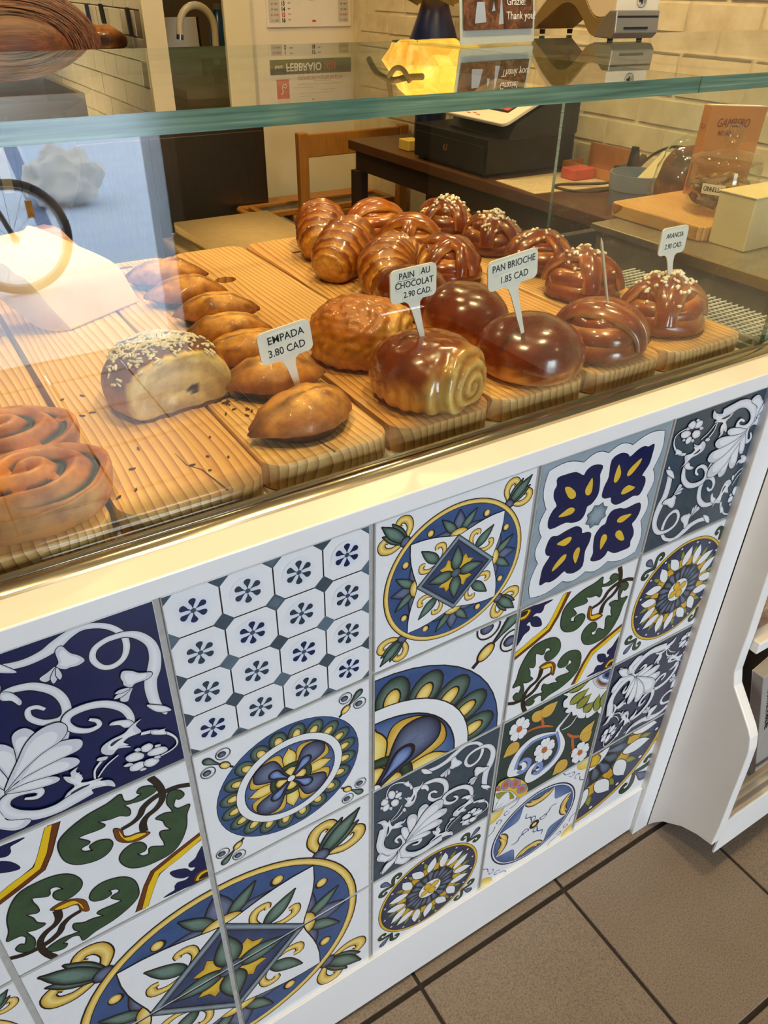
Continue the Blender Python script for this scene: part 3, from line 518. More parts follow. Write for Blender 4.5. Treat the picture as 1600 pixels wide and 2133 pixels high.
def corner_gk(A, a):
    n = (-sin(a), cos(a))
    def Q(r, t): return (.5 + r * cos(a) + t * n[0], .5 + r * sin(a) + t * n[1])
    A.drop(Q(.47, 0), Q(.61, 0), .026, 'SN', 'SNL', 0.003)
    for s in (-1, 1):
        P = [Q(.46, 0), Q(.50, s * .03), Q(.53, s * .07), Q(.515, s * .105), Q(.48, s * .10), Q(.478, s * .07), Q(.495, s * .075)]
        A.stroke([p + (w,) for p, w in zip(P, (.006, .013, .015, .014, .012, .010, .007))], 'GD', 'GF', 0.003, n=3)
def art_sun(A):
    full(A, 'WH'); z = A.z
    for k in range(4): A.z = z; corner_gk(A, k * pi / 2 + pi / 4)
    A.ring(.5, .5, .437, .011, 'OCH', 'YE', 0.004, 60); A.ell(.5, .5, .428, .428, 'SN', 'BL', 0.002, n=60); z = A.z
    for k in range(16):
        A.z = z; a = 2 * pi * (k + .5) / 16; A.ell(*PT(.405, a), .010, .008, 'WH', None, 0.003); A.leaf(PT(.28, a - .06), PT(.39, a - .03), .022, 'GD', 'OL', 0.002)
    A.poly([PT(.315 if i % 2 == 0 else .255, 2 * pi * i / 64) for i in range(64)], 'BR', None, 0, False); A.ell(.5, .5, .295, .295, 'OCH', 'YE', 0.0, n=40); z = A.z
    for k in range(16):
        A.z = z; a = 2 * pi * k / 16; s = 1 if k % 2 else -1
        A.ell(*PT(.245, a), .032, .022, 'GD', 'OL', 0.003, a)
        A.leaf(PT(.225, a - s * .085), PT(.385, a + s * .075), .037, 'WH', None, 0.0045, 0.5)
    A.ell(.5, .5, .218, .218, 'GD', 'GD', 0.0, n=32); z = A.z
    for k in range(20):
        A.z = z; a = 2 * pi * k / 20; A.drop(PT(.06, a), PT(.225 if k % 2 else .20, a), .024, 'SN', 'SNL' if k % 2 else 'SL', 0.003)
    A.ell(.5, .5, .098, .098, 'WH', None, 0.004, n=24); z = A.z
    for k in range(4): A.z = z; a = k * pi / 2 + .5; A.leaf(PT(0.0, a), PT(.095, a), .03, 'OCH', 'YE', 0.004, 0.6)
def art_star(A):
    full(A, 'WH'); z = A.z
    for k in range(4):
        A.z = z; c = [(0, 0), (1, 0), (1, 1), (0, 1)][k]; A.ell(c[0], c[1], .13, .13, 'YE', 'YP'); a = k * pi / 2 + pi / 4 + pi
        for s in (-1, 1):
            b0 = PT(.53, a); n = (-sin(a) * s, cos(a) * s)
            A.curl(b0[0] + n[0] * .05, b0[1] + n[1] * .05, .035, a + s * 2.6, s * 5.2, .004, 'BL', 'BL', 0)
            A.stroke([(b0[0] + n[0] * t + cos(a) * q, b0[1] + n[1] * t + sin(a) * q, .004) for t, q in ((.09, .0), (.14, -.03), (.20, -.02), (.27, -.05))], 'BL', None, n=3)
    A.ring(.5, .5, .436, .007, 'NV', 'NV', 0.0, 60); A.ell(.5, .5, .424, .424, 'BL', 'LBL', 0.0, n=60); A.ring(.5, .5, .422, .004, 'WH', None, 0, 60)
    P = []
    for k in range(8):
        a = k * pi / 4 + pi / 8
        for i in range(8):
            f = i / 8; P.append(PT(.405 - .13 * sin(pi * f), a + f * pi / 4))
    A.poly(P, 'WH', None, 0.0035, False, oc='NV'); z = A.z
    for k in range(8):
        A.z = z; a = k * pi / 4 + pi / 8; s = 1 if k % 2 else -1
        Q = [PT(.395, a + s * .03) + (.006,), PT(.345, a + s * .12) + (.018,), PT(.315, a + s * .30) + (.024,), PT(.325, a + s * .47) + (.018,), PT(.375, a + s * .62) + (.004,)]
        A.stroke([(q[0], q[1], q[2] * 1.3 + .007) for q in Q], 'SN', None, 0.003); A.stroke([(q[0], q[1], q[2] * 1.15) for q in Q], 'OCH', 'YP', 0.002)
    for k in range(4):
        a = k * pi / 2 + .35; A.curl(*PT(.105, a), .045, a + 2.5, 5, .005, 'BL', 'BL', 0)
        A.stroke([PT(.06, a + .3) + (.004,), PT(.15, a + .05) + (.006,), PT(.2, a + .25) + (.005,), PT(.25, a + .1) + (.003,)], 'BL', None)
    A.ell(.5, .5, .052, .052, 'OUT', None); A.ell(.5, .5, .024, .024, 'YE', 'YP')

def tile_mat():
    k = NT('majolica_glaze'); at = k.new('ShaderNodeAttribute', attribute_name='Col'); v = k.coords((1, 1, 1), 'Object')
    f = k.noise(v, 22, 6, 0.7, 1.5); g = k.noise(v, 120, 3)
    m1 = k.ramp(f, [(0.3, (0.72, 0.74, 0.78, 1)), (0.5, (1, 1, 1, 1)), (0.75, (1.25, 1.22, 1.18, 1))])
    # watery brush marks only where the glaze is coloured
    hs = k.new('ShaderNodeRGBToBW'); k.link(at.outputs['Color'], hs.inputs[0])
    mr = k.new('ShaderNodeMapRange'); k.link(hs.outputs[0], mr.inputs[0]); mr.inputs[1].default_value = 0.02; mr.inputs[2].default_value = 0.6; mr.inputs[3].default_value = 1.0; mr.inputs[4].default_value = 0.12
    k.base(k.mix(mr.outputs[0], at.outputs['Color'], k.mix(1.0, at.outputs['Color'], m1, 'MULTIPLY'))); k.set(Roughness=0.16)
    k.b.inputs['Specular IOR Level'].default_value = 0.5
    k.bump(g, 0.03, 0.0006); return k.m
M_TILE = tile_mat()
M_TBODY = pm('tile_body', rgb(214, 214, 210), 0.3, 0.05, 20)

def clip_tri(P, C, lo, hi):
    poly = [(P[i], C[i]) for i in range(3)]
    for ax, side, lim in ((0, 1, hi), (0, -1, lo), (1, 1, hi), (1, -1, lo)):
        out = []
        for i in range(len(poly)):
            a, b = poly[i], poly[(i + 1) % len(poly)]; da = (lim - a[0][ax]) * side; db = (lim - b[0][ax]) * side
            if da >= 0: out.append(a)
            if (da >= 0) != (db >= 0):
                t = da / (da - db); out.append((tuple(a[0][q] + (b[0][q] - a[0][q]) * t for q in (0, 1)), tuple(a[1][q] + (b[1][q] - a[1][q]) * t for q in range(4))))
        poly = out
        if not poly: return []
    return poly
TW_, TH_ = 0.197, 0.196
def build_tile(c, r, art, label, parent, xf=ident):
    X0 = (c - 3) * .203 + .003; Z1 = .93 - (r - 1) * .2 - .002
    t = obj('tile', bbox_bev((X0, 0.0, Z1 - TH_), (X0 + TW_, 0.008, Z1), 0.0012), M_TBODY, parent, label=label)
    A = Art(); A.xf = xf; art(A)
    vs, fs, cs = [], [], []
    dz = min(3e-5, 0.0018 / max(A.z + A.n * 0.04, 1))
    for a, b, cc, ca, cb, cd, z in A.t:
        pl = clip_tri((a, b, cc), (ca, cb, cd), 0.004, 0.996)
        if len(pl) < 3: continue
        ar = abs((pl[1][0][0] - pl[0][0][0]) * (pl[2][0][1] - pl[0][0][1]) - (pl[1][0][1] - pl[0][0][1]) * (pl[2][0][0] - pl[0][0][0]))
        i0 = len(vs)
        s2 = sum(pl[i][0][0] * pl[(i + 1) % len(pl)][0][1] - pl[(i + 1) % len(pl)][0][0] * pl[i][0][1] for i in range(len(pl)))
        if abs(s2) < 1e-8: continue
        if s2 < 0: pl = pl[::-1]
        for p, col in pl: vs.append((X0 + p[0] * TW_, -0.0003 - z * dz, Z1 - TH_ + p[1] * TH_)); cs.append(col)
        fs.append(tuple(range(i0, i0 + len(pl))))
    base = parent.location + t.location
    vs = [(v[0] - base.x, v[1] - base.y, v[2] - base.z) for v in vs]
    me = bpy.data.meshes.new('painted_pattern'); me.from_pydata(vs, [], fs); me.materials.append(M_TILE)
    ca = me.color_attributes.new('Col', 'FLOAT_COLOR', 'POINT'); ca.data.foreach_set('color', [x for q in cs for x in q])
    o = bpy.data.objects.new('painted_pattern', me); COL.objects.link(o); o.parent = t; o['kind'] = 'stuff'
    return t

# ---------------------------------------------------------------- the room
M_GROUT = pm('dark_floor_grout', rgb(52, 42, 34), 0.9, 0.4, 60, bump=0.3)
def floor_mat():
    k = NT('brown_stoneware'); v = k.coords()
    f = k.noise(v, 380, 3, 0.7); g = k.noise(v, 6, 3)
    a = k.ramp(f, [(0.32, rgb(96, 84, 72)), (0.5, rgb(132, 117, 101)), (0.72, rgb(150, 134, 116))]); b = k.ramp(g, [(0.3, (0.88, 0.86, 0.84, 1)), (0.7, (1, 1, 1, 1))])
    k.base(k.mix(1.0, a, b, 'MULTIPLY')); k.set(Roughness=0.42); k.bump(k.noise(v, 300, 3), 0.12, 0.001); return k.m
M_FLOOR = floor_mat()
fl = struct('floor', boxbm((-2.2, -2.5, -0.1), (1.9, 6.2, -0.003)), M_GROUT)
tm = None
for i in range(-7, 7):
    for j in range(-8, 1):
        x0 = 0.079 + i * .309; y0 = -0.334 + j * .309
        if x0 > 1.6 or (j == 0 and False): continue
        bm = bbox_bev((x0 + .003, y0 + .003, -0.012), (x0 + .306, y0 + .304, 0.0), 0.0012, 1)
        if tm is None:
            t = obj('tile', bm, M_FLOOR, fl); tm = t.data; o0 = Vector((x0, y0, 0))
        else:
            bm.free(); t = bpy.data.objects.new('tile', tm); COL.objects.link(t); t.parent = fl; t.location = Vector((x0, y0, 0)) - o0
# strip of the next tile row running under the counter
for i in range(-7, 7):
    x0 = 0.079 + i * .309
    if x0 < 1.6: obj('tile', boxbm((x0 + .003, -0.0215, -0.012), (x0 + .306, 0.30, 0.0)), M_FLOOR, fl)

M_CEIL = pm('ceiling_paint', rgb(226, 218, 198), 0.9, 0.05, 3)
struct('ceiling', boxbm((-2.3, -2.6, 2.7), (2.0, 6.3, 2.8)), M_CEIL)
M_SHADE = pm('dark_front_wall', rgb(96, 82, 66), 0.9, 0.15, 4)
# shop front with the open street door behind the photographer
bm = bmesh.new(); box(bm, (0.70, -2.68, 0), (2.0, -2.5, 2.7)); box(bm, (-2.3, -2.68, 0), (-0.17, -2.5, 2.7)); box(bm, (-0.17, -2.68, 1.95), (0.70, -2.5, 2.7))
struct('wall_front', bm, M_SHADE)
M_JAMB = pm('grey_door_paint', rgb(168, 174, 182), 0.5, 0.08, 20)
bm = bmesh.new(); box(bm, (0.645, -2.72, 0), (0.699, -2.47, 1.949)); box(bm, (-0.169, -2.72, 0), (-0.13, -2.47, 1.949)); box(bm, (-0.13, -2.72, 1.90), (0.645, -2.47, 1.949))
struct('door_1', bm, M_JAMB)
struct('wall_left', boxbm((-2.3, -2.5, 0), (-2.2, 6.2, 2.7)), M_SHADE)

# right wall: painted brick
def brick_mat():
    k = NT('cream_painted_brick'); v = k.coords(); f = k.noise(v, 14, 5, 0.6); g = k.noise(v, 5, 2)
    k.base(k.mix(1.0, k.ramp(f, [(0.3, rgb(214, 200, 164)), (0.65, rgb(234, 224, 192))]), k.ramp(g, [(0.3, (0.92, 0.90, 0.86, 1)), (0.7, (1, 1, 1, 1))]), 'MULTIPLY'))
    k.set(Roughness=0.55); k.bump(k.noise(v, 60, 5, 0.65), 0.35, 0.003); return k.m
M_BRICK = brick_mat()
wr = struct('wall_right', boxbm((1.866, -2.5, 0), (2.0, 6.2, 2.7)), M_BRICK)
random.seed(3)
protos = []
for q in range(4):
    bm = bmesh.new(); box(bm, (0, 0, 0), (0.014, 0.246, 0.077))
    bmesh.ops.bevel(bm, geom=bm.edges[:], offset=0.0045, segments=2, affect='EDGES')
    for v in bm.verts:
        v.co.x += 0.002 * noise.noise(v.co * 12 + Vector((q * 7, 0, 0))); v.co.y += 0.003 * noise.noise(v.co * 9 + Vector((q * 3, 5, 0))); v.co.z += 0.003 * noise.noise(v.co * 9 + Vector((q, 9, 4)))
    me = bpy.data.meshes.new('brick'); bm.to_mesh(me); bm.free(); me.materials.append(M_BRICK); protos.append(me)
for row in range(15):
    for i in range(15):
        y = -0.45 + i * .252 + (0.126 if row % 2 else 0); z = .72 + row * .083
        if y > 3.0 or y < -0.4: continue
        o = bpy.data.objects.new('brick', protos[(row * 5 + i * 3) % 4]); COL.objects.link(o); o.parent = wr
        o.location = Vector((1.8615 + random.uniform(-.0012, .0012), y, z)) - wr.location
# back wall with the calendar, its pillar and the niche beyond
M_WALLW = pm('white_wall_paint', rgb(236, 228, 206), 0.8, 0.05, 4, bump=0.04)
struct('wall_back', boxbm((1.335, 3.27, 0), (1.866, 3.37, 2.7)), M_WALLW)
struct('trim_1', bbox_bev((1.209, 3.24, 0), (1.3345, 3.268, 2.7), 0.006), pm('pillar_paint', rgb(232, 224, 190), 0.6, 0.05, 4))
struct('wall_niche', boxbm((0.95, 4.5, 0), (1.866, 4.6, 2.7)), pm('niche_paint', rgb(120, 104, 82), 0.8, 0.1, 4))
struct('wall_kitchen', boxbm((-2.2, 6.1, 0), (1.866, 6.2, 2.7)), M_WALLW)
# kitchen side wall with white glazed tiles
M_SUB = pm('white_glazed_tile', rgb(228, 226, 216), 0.12, 0.05, 8, bump=0.03)
M_SUBG = pm('grey_tile_grout', rgb(150, 140, 124), 0.9, 0.1, 30)
wk = struct('wall_kitchen_side', boxbm((0.869, 3.30, 0), (0.95, 6.1, 2.7)), M_SUBG)
struct('trim_2', boxbm((0.860, 3.262, 0), (0.951, 3.2999, 2.7)), M_CREAM)
sm = None
for row in range(12):
    for i in range(14):
        y = 3.305 + i * .2 + (0.1 if row % 2 else 0); z = .82 + row * .1
        if y > 5.85: continue
        if sm is None:
            o = obj('tile', bbox_bev((0.866, y, z), (0.877, y + .196, z + .096), 0.003), M_SUB, wk); sm = o.data; o1 = Vector((0, y, z)); 
        else:
            o = bpy.data.objects.new('tile', sm); COL.objects.link(o); o.parent = wk; o.location = Vector((random.uniform(-.0008, .0008), y, z)) - o1
# ---------------------------------------------------------------- the street seen in the glass
def speck(name, stops, scale, rough=0.7, bump=0.2):
    k = NT(name); v = k.coords(); k.base(k.ramp(k.noise(v, scale, 5, 0.75), stops)); k.set(Roughness=rough); k.bump(k.noise(v, scale, 4), bump, 0.002); return k.m
struct('trim_3', bbox_bev((-1.6, -3.10, -0.06), (1.8, -2.725, 0.004), 0.004), speck('granite_sill', [(0.36, rgb(176, 172, 168)), (0.48, rgb(244, 242, 238)), (0.7, rgb(252, 250, 246))], 34))
st = struct('street', boxbm((-8, -14, -0.2), (9, -3.1, -0.03)), speck('grey_asphalt', [(0.3, rgb(172, 184, 206)), (0.55, rgb(196, 206, 222)), (0.75, rgb(208, 216, 228))], 5))
obj('lane_line', boxbm((-3, -4.05, -0.031), (4, -3.97, -0.027)), pm('worn_white_line', rgb(226, 230, 234), 0.8, 0.2, 20), st)
for k, (a, b) in enumerate((((0.55, -5.0), (1.02, -9.5)), ((1.55, -5.2), (3.2, -9.5)))):
    bm = bmesh.new(); prism(bm, [(a[0], a[1]), (a[0] + .09, a[1]), (b[0] + .14, b[1]), (b[0], b[1])], -0.0305, -0.0285); obj('seam', bm, pm('blue_grey_tar', rgb(84, 104, 138), 0.7, 0.15, 10), st)
# bicycle
def bicycle():
    t = thing('bicycle', 'dark bicycle with yellow post parked on the street, mirrored in the front glass', 'bicycle', (-0.25, -3.75, -0.03))
    M_TYRE = pm('black_tyre', rgb(38, 38, 40), 0.8, 0.2, 60); M_RIM = pm('alloy_rim', rgb(178, 182, 186), 0.35, 0.1, 20, metal=0.8); M_FR = pm('dark_bike_frame', rgb(34, 34, 40), 0.35, 0.2, 20); M_ORG = pm('orange_reflector', rgb(236, 150, 40), 0.4, 0.1, 30)
    for cx in (0.10, -0.95):
        c = (cx, -3.75, 0.31)
        def circ(r, n=40): return [(c[0] + r * cos(2 * pi * i / n), c[1], c[2] + r * sin(2 * pi * i / n)) for i in range(n)]
        def torus(bm, r, w, n=40, s=8):
            rg = []
            for i in range(n):
                a = 2 * pi * i / n; rg.append([bm.verts.new((c[0] + (r + w * cos(b)) * cos(a), c[1] + w * sin(b), c[2] + (r + w * cos(b)) * sin(a))) for b in [2 * pi * k / s for k in range(s)]])
            for i in range(n):
                for k in range(s): bm.faces.new((rg[i][k], rg[i][(k + 1) % s], rg[(i + 1) % n][(k + 1) % s], rg[(i + 1) % n][k]))
        bm = bmesh.new(); torus(bm, .318, .022); w = obj('wheel', bm, M_TYRE, t, 4)
        bm = bmesh.new(); torus(bm, .285, .010); obj('rim', bm, M_RIM, w, 4)
        bm = bmesh.new()
        for i in range(16):
            a = 2 * pi * i / 16; tube(bm, [(c[0] + .02 * cos(a + .5), c[1] + .02 * (-1) ** i, c[2] + .02 * sin(a + .5)), (c[0] + .285 * cos(a), c[1], c[2] + .285 * sin(a))], .0016, 4)
        lathe(bm, [(.025, -.03), (.025, .03)], (0, 0, 0), 10); 
        for v in bm.verts[-20:]: v.co = Vector((c[0] + v.co.x, c[1] + v.co.z, c[2] + v.co.y))
        obj('spokes', bm, M_RIM, w)
        for a in (.9, 2.6): obj('reflector', boxbm((c[0] + .2 * cos(a) - .02, c[1] - .008, c[2] + .2 * sin(a) - .05), (c[0] + .2 * cos(a) + .02, c[1] + .008, c[2] + .2 * sin(a) + .05)), M_ORG, w)
    bm = bmesh.new()
    for a, b, r in (((-.95, .31), (-.55, .27), .012), ((-.55, .27), (-.68, .85), .016), ((-.66, .78), (-.08, .82), .016), ((-.55, .27), (-.06, .74), .018), ((-.95, .31), (-.67, .8), .01), ((.10, .31), (-.02, .68), .014), ((-.02, .66), (-.09, 1.0), .018)):
        for dy in ((-.05, .05) if r in (.012, .01, .014) else (0,)): tube(bm, [(a[0], -3.75 + dy, a[1]), (b[0], -3.75 + dy * .6, b[1])], r, 8)
    obj('frame', bm, M_FR, t, 1)
    bm = bmesh.new(); tube(bm, [(-.02, -3.99, 1.02), (-.09, -3.85, 1.03), (-.09, -3.65, 1.03), (-.02, -3.51, 1.02)], .012, 8); obj('handlebar', bm, M_FR, t, 1)
    bm = bmesh.new(); prism(bm, [(-.80, -3.82), (-.62, -3.80), (-.52, -3.76), (-.52, -3.74), (-.62, -3.70), (-.80, -3.68)], .86, .91); obj('saddle', bm, M_FR, t)
bicycle()
_b = bpy.data.objects['bicycle']; _b.scale = (.82, .82, .82); _b.location.x += .20
tg = obj('street_post', boxbm((0.0, -4.35, -0.03), (0.05, -4.30, 1.0)), pm('yellow_post_paint', rgb(214, 168, 50), 0.5, 0.15, 20)); tag(tg, 'yellow post on the street behind the bicycle wheel reflection', 'post')
bm = bmesh.new(); bmesh.ops.create_icosphere(bm, subdivisions=4, radius=1)
for v in bm.verts:
    c = v.co.copy(); n = 1 + .35 * noise.noise(c * 2.2) + .12 * noise.noise(c * 6); v.co = Vector((0.88 + c.x * .26 * n, -5.6 + c.y * .2 * n, max(-.03, .14 + c.z * .2 * n)))
tag(obj('paper_bag', bm, pm('crumpled_white_bag', rgb(226, 220, 212), 0.7, 0.15, 12), smooth=0.5), 'crumpled white bag lying on the grey street, mirrored in the glass', 'bag')

# ---------------------------------------------------------------- tiled counter
ct = thing('tiled_counter', 'white counter front framed round blue, green and yellow painted tiles', 'counter', (0.0, 0.3, 0))
M_CW = pm('white_gloss_board', rgb(232, 232, 232), 0.28, 0.03, 6)
L_, R_ = -1.25, 0.575
obj('top_board', bbox_bev((L_, -0.011, 0.9366), (1.2, 0.0445, 0.957), 0.0015), M_CW, ct)
obj('skirting_board', bbox_bev((L_, -0.005, 0.008), (R_ - .0005, 0.008, 0.134), 0.0015), M_CW, ct)
obj('stile', bbox_bev((R_, -0.013, 0.0), (0.6145, 0.0034, 0.9364), 0.0015), M_CW, ct)
M_TG = pm('grey_tile_grout_front', rgb(176, 172, 166), 0.9, 0.2, 90, bump=0.4)
obj('grout', boxbm((L_, 0.0035, 0.02), (R_ + .02, 0.009, 0.9364)), M_TG, ct)
obj('carcass', boxbm((L_, 0.0095, 0.012), (0.6145, 0.78, 0.9285)), pm('white_carcass', rgb(225, 225, 222), 0.6, 0.05, 8), ct)
def quarter(s, du, dv):   # enlarged pattern spread over several tiles
    return lambda u, v: (u * s + du, v * s + dv)
def flip(u, v): return 1 - u, v
TILES = [
 (0, 1, art_green, 'green scroll tile', ident), (0, 2, art_flower, 'medallion tile with corner buds', ident), (0, 3, art_diamond, 'blue diamond medallion tile', ident), (0, 4, art_octagon, 'octagon tile', ident), (-1, 3, art_sun, 'sunflower tile', ident), (-1, 4, art_green, 'green scroll tile', ident),
 (1, 1, art_scroll('NV', 0), 'navy tile with white acanthus scrolls', ident),
 (1, 2, art_green, 'white tile with green acanthus leaves and yellow bands', ident),
 (1, 3, art_diamond, 'upper left quarter of the big blue diamond medallion', quarter(2, 0, -1)), (2, 3, art_diamond, 'upper right quarter of the big blue diamond medallion', quarter(2, -1, -1)),
 (1, 4, art_diamond, 'lower left quarter of the big blue diamond medallion', quarter(2, 0, 0)), (2, 4, art_diamond, 'lower right quarter of the big blue diamond medallion', quarter(2, -1, 0)),
 (2, 1, art_octagon, 'white octagon tile with small navy flowers', ident),
 (2, 2, art_flower, 'round medallion tile with four blue petals', ident),
 (3, 1, art_diamond, 'blue and yellow medallion tile with a grey diamond', ident),
 (3, 2, art_flower, 'enlarged quarter of a petal medallion', quarter(2.25, -1.125, -1.125)),
 (3, 3, art_scroll('SD', 0), 'slate grey tile with white acanthus scrolls', ident),
 (3, 4, art_sun, 'sunflower medallion tile with yellow ring', ident),
 (4, 1, art_quatrefoil, 'tile with four navy tulip shapes in a white quatrefoil', ident),
 (4, 2, art_green, 'white tile with green acanthus leaves and yellow bands', ident),
 (4, 3, art_floral, 'dark green tile with white blossoms and ochre leaves', ident),
 (4, 4, art_star, 'white tile with blue ring and yellow flames', ident),
 (5, 1, art_scroll('SD', 2), 'slate grey tile with upside down white scrolls', ident),
 (5, 2, art_sun, 'sunflower medallion tile cut by the white stile', ident),
 (5, 3, art_scroll('SN', 3), 'dark blue tile with white scrolls', ident),
 (5, 4, art_sun, 'enlarged quarter of a sunflower medallion', quarter(2, -1, 0)),
]
random.seed(11)
for c, r, art, lab, xf in TILES: build_tile(c, r, art, lab, ct, xf)

# ---------------------------------------------------------------- glass display case
dc = thing('glass_display_case', 'glass pastry case with a thick green edged glass shelf on top', 'display case', (0.1, 0.4, 0.951))
Z0 = 0.951
M_DECK = pm('white_deck', rgb(228, 222, 206), 0.4, 0.05, 10)
obj('deck', boxbm((L_, 0.052, 0.929), (0.612, 0.76, 0.9435)), M_DECK, dc)
def rail_prof():
    return [(0.0235, .9571), (0.024, .960), (0.028, .9622), (0.033, .9632), (0.0375, .9626), (0.040, .9614), (0.0405, .9642), (0.0435, .9648), (0.0445, .9638), (0.0445, .9571)]
bm = bmesh.new(); prism(bm, rail_prof(), L_, 1.2, 'x'); obj('chrome_rail', bm, pm('warm_chrome', rgb(206, 196, 174), 0.13, 0.02, 6, metal=1.0), dc, 0.6)
def pane(name, a, b, edges=(), parent=dc):
    bm = bmesh.new(); box(bm, a, b)
    for f in bm.faces:
        n = f.normal; f.normal_update(); n = f.normal
        ax = max(range(3), key=lambda i: abs(n[i])); thin = min(range(3), key=lambda i: b[i] - a[i])
        if ax != thin: f.material_index = 1
    return obj(name, bm, [M_GLASS, M_GEDGE], parent)
pane('front_pane', (L_, 0.045, .9515), (0.612, 0.051, 1.2605))
pane('side_pane', (0.613, 0.046, .9515), (0.619, 0.468, 1.2605))
pane('top_pane', (L_, 0.018, 1.2612), (0.348, 0.508, 1.2740))
pane('top_pane', (0.3495, 0.018, 1.2612), (1.25, 0.53, 1.2740))

# ---------------------------------------------------------------- magazine rack on the right
rk = thing('magazine_rack', 'white wooden magazine rack with wavy side panel right of the tiles', 'rack', (0.9, -0.07, 0.0))
prof = [(-.0132, .0), (-.022, .018), (-.04, .045), (-.0756, .0755), (-.105, .090), (-.1353, .097), (-.1365, .155), (-.135, .22), (-.1338, .296), (-.132, .345), (-.1265, .370), (-.1186, .384), (-.095, .414), (-.0743, .44), (-.0675, .4645), (-.0665, .505), (-.0664, .545), (-.0645, .60), (-.0632, .653), (-.0605, .75), (-.055, .85), (-.045, .90), (-.0132, .92)]
for x in (.6147, 1.16):
    bm = bmesh.new(); prism(bm, prof, x, x + .02, 'x'); obj('side_panel', bm, M_WHITE, rk, bevel=0.002)
obj('shelf', bbox_bev((.6365, -.130, .112), (1.159, -.0145, .132), .002), M_WHITE, rk)
obj('shelf', bbox_bev((.6365, -.078, .500), (1.159, -.0145, .522), .002), M_WHITE, rk)
obj('lip', bbox_bev((.6365, -.1345, .055), (1.159, -.1305, .150), .001), M_WHITE, rk)
obj('rail', bbox_bev((.6365, -.118, .185), (1.159, -.110, .197), .001), pm('tan_rail', rgb(150, 134, 110), 0.5, 0.1, 20), rk)
obj('back_panel', boxbm((.6365, -.0144, .03), (1.159, -.0122, .93)), pm('rack_back', rgb(60, 56, 54), 0.8, 0.1, 20), rk)
# reading matter
def mag(name, label, a, b, tilt, m, mats=None):
    t = thing(name, label, 'book' if 'book' in name else 'magazine', ((a[0] + b[0]) / 2, b[1], a[2]))
    bm = bbox_bev(a, b, .001, 1); rotbm(bm, tilt, 'X', ((a[0] + b[0]) / 2, b[1], a[2])); obj('cover', bm, m, t); return t
def blot(name, stops, scale):
    k = NT(name); v = k.coords(); k.base(k.ramp(k.noise(v, scale, 5, 0.7, 1.0), stops)); k.set(Roughness=0.35); return k.m
bk = thing('grey_book', 'grey book with dark title leaning in the lower rack shelf', 'book', (.765, -.09, .1325)); th_ = .36
xd, zd = Vector((cos(th_), 0, sin(th_))), Vector((-sin(th_), 0, cos(th_)))
bm = bbox_bev((.765, -.10, .1325), (.915, -.080, .49), .001, 1); rotbm(bm, -th_, 'Y', (.765, -.09, .1325)); obj('cover', bm, pm('grey_cloth_cover', rgb(158, 154, 148), 0.6, 0.08, 60), bk)
me_ = Matrix((-zd, xd, (-zd).cross(xd))).transposed().to_euler()
def onb(x, z): v = Vector((.765, -.1003, .1325)) + xd * x + zd * z; return tuple(v)
text('LE DI PASTA MADRE', onb(.018, .245), .0165, M_INK, bk, me_, 'title', bold=.0003, sx=.9)
text('lievitati', onb(.022, .115), .009, pm('grey_ink_dark', rgb(84, 80, 76), .7, .1, 30), bk, me_, 'subtitle') if False else None
obj('back_page', rotbm(boxbm((.766, -.0799, .1345), (.91, -.0789, .488)), -th_, 'Y', (.765, -.09, .1325)), M_PAPER, bk)
mag('patterned_magazine', 'pink and black patterned magazine behind the wavy panel', (.645, -.050, .1325), (.70, -.040, .47), -0.05, blot('pink_black_print', [(0.36, rgb(30, 28, 40)), (0.45, rgb(90, 84, 96)), (0.55, rgb(206, 132, 150)), (0.7, rgb(236, 214, 220))], 40))
mag('brown_magazine', 'magazine with brown photo cover on the upper rack shelf', (.645, -.055, .5225), (.80, -.045, .76), -0.08, blot('brown_photo', [(0.3, rgb(54, 36, 28)), (0.5, rgb(132, 96, 70)), (0.7, rgb(206, 180, 150))], 26))

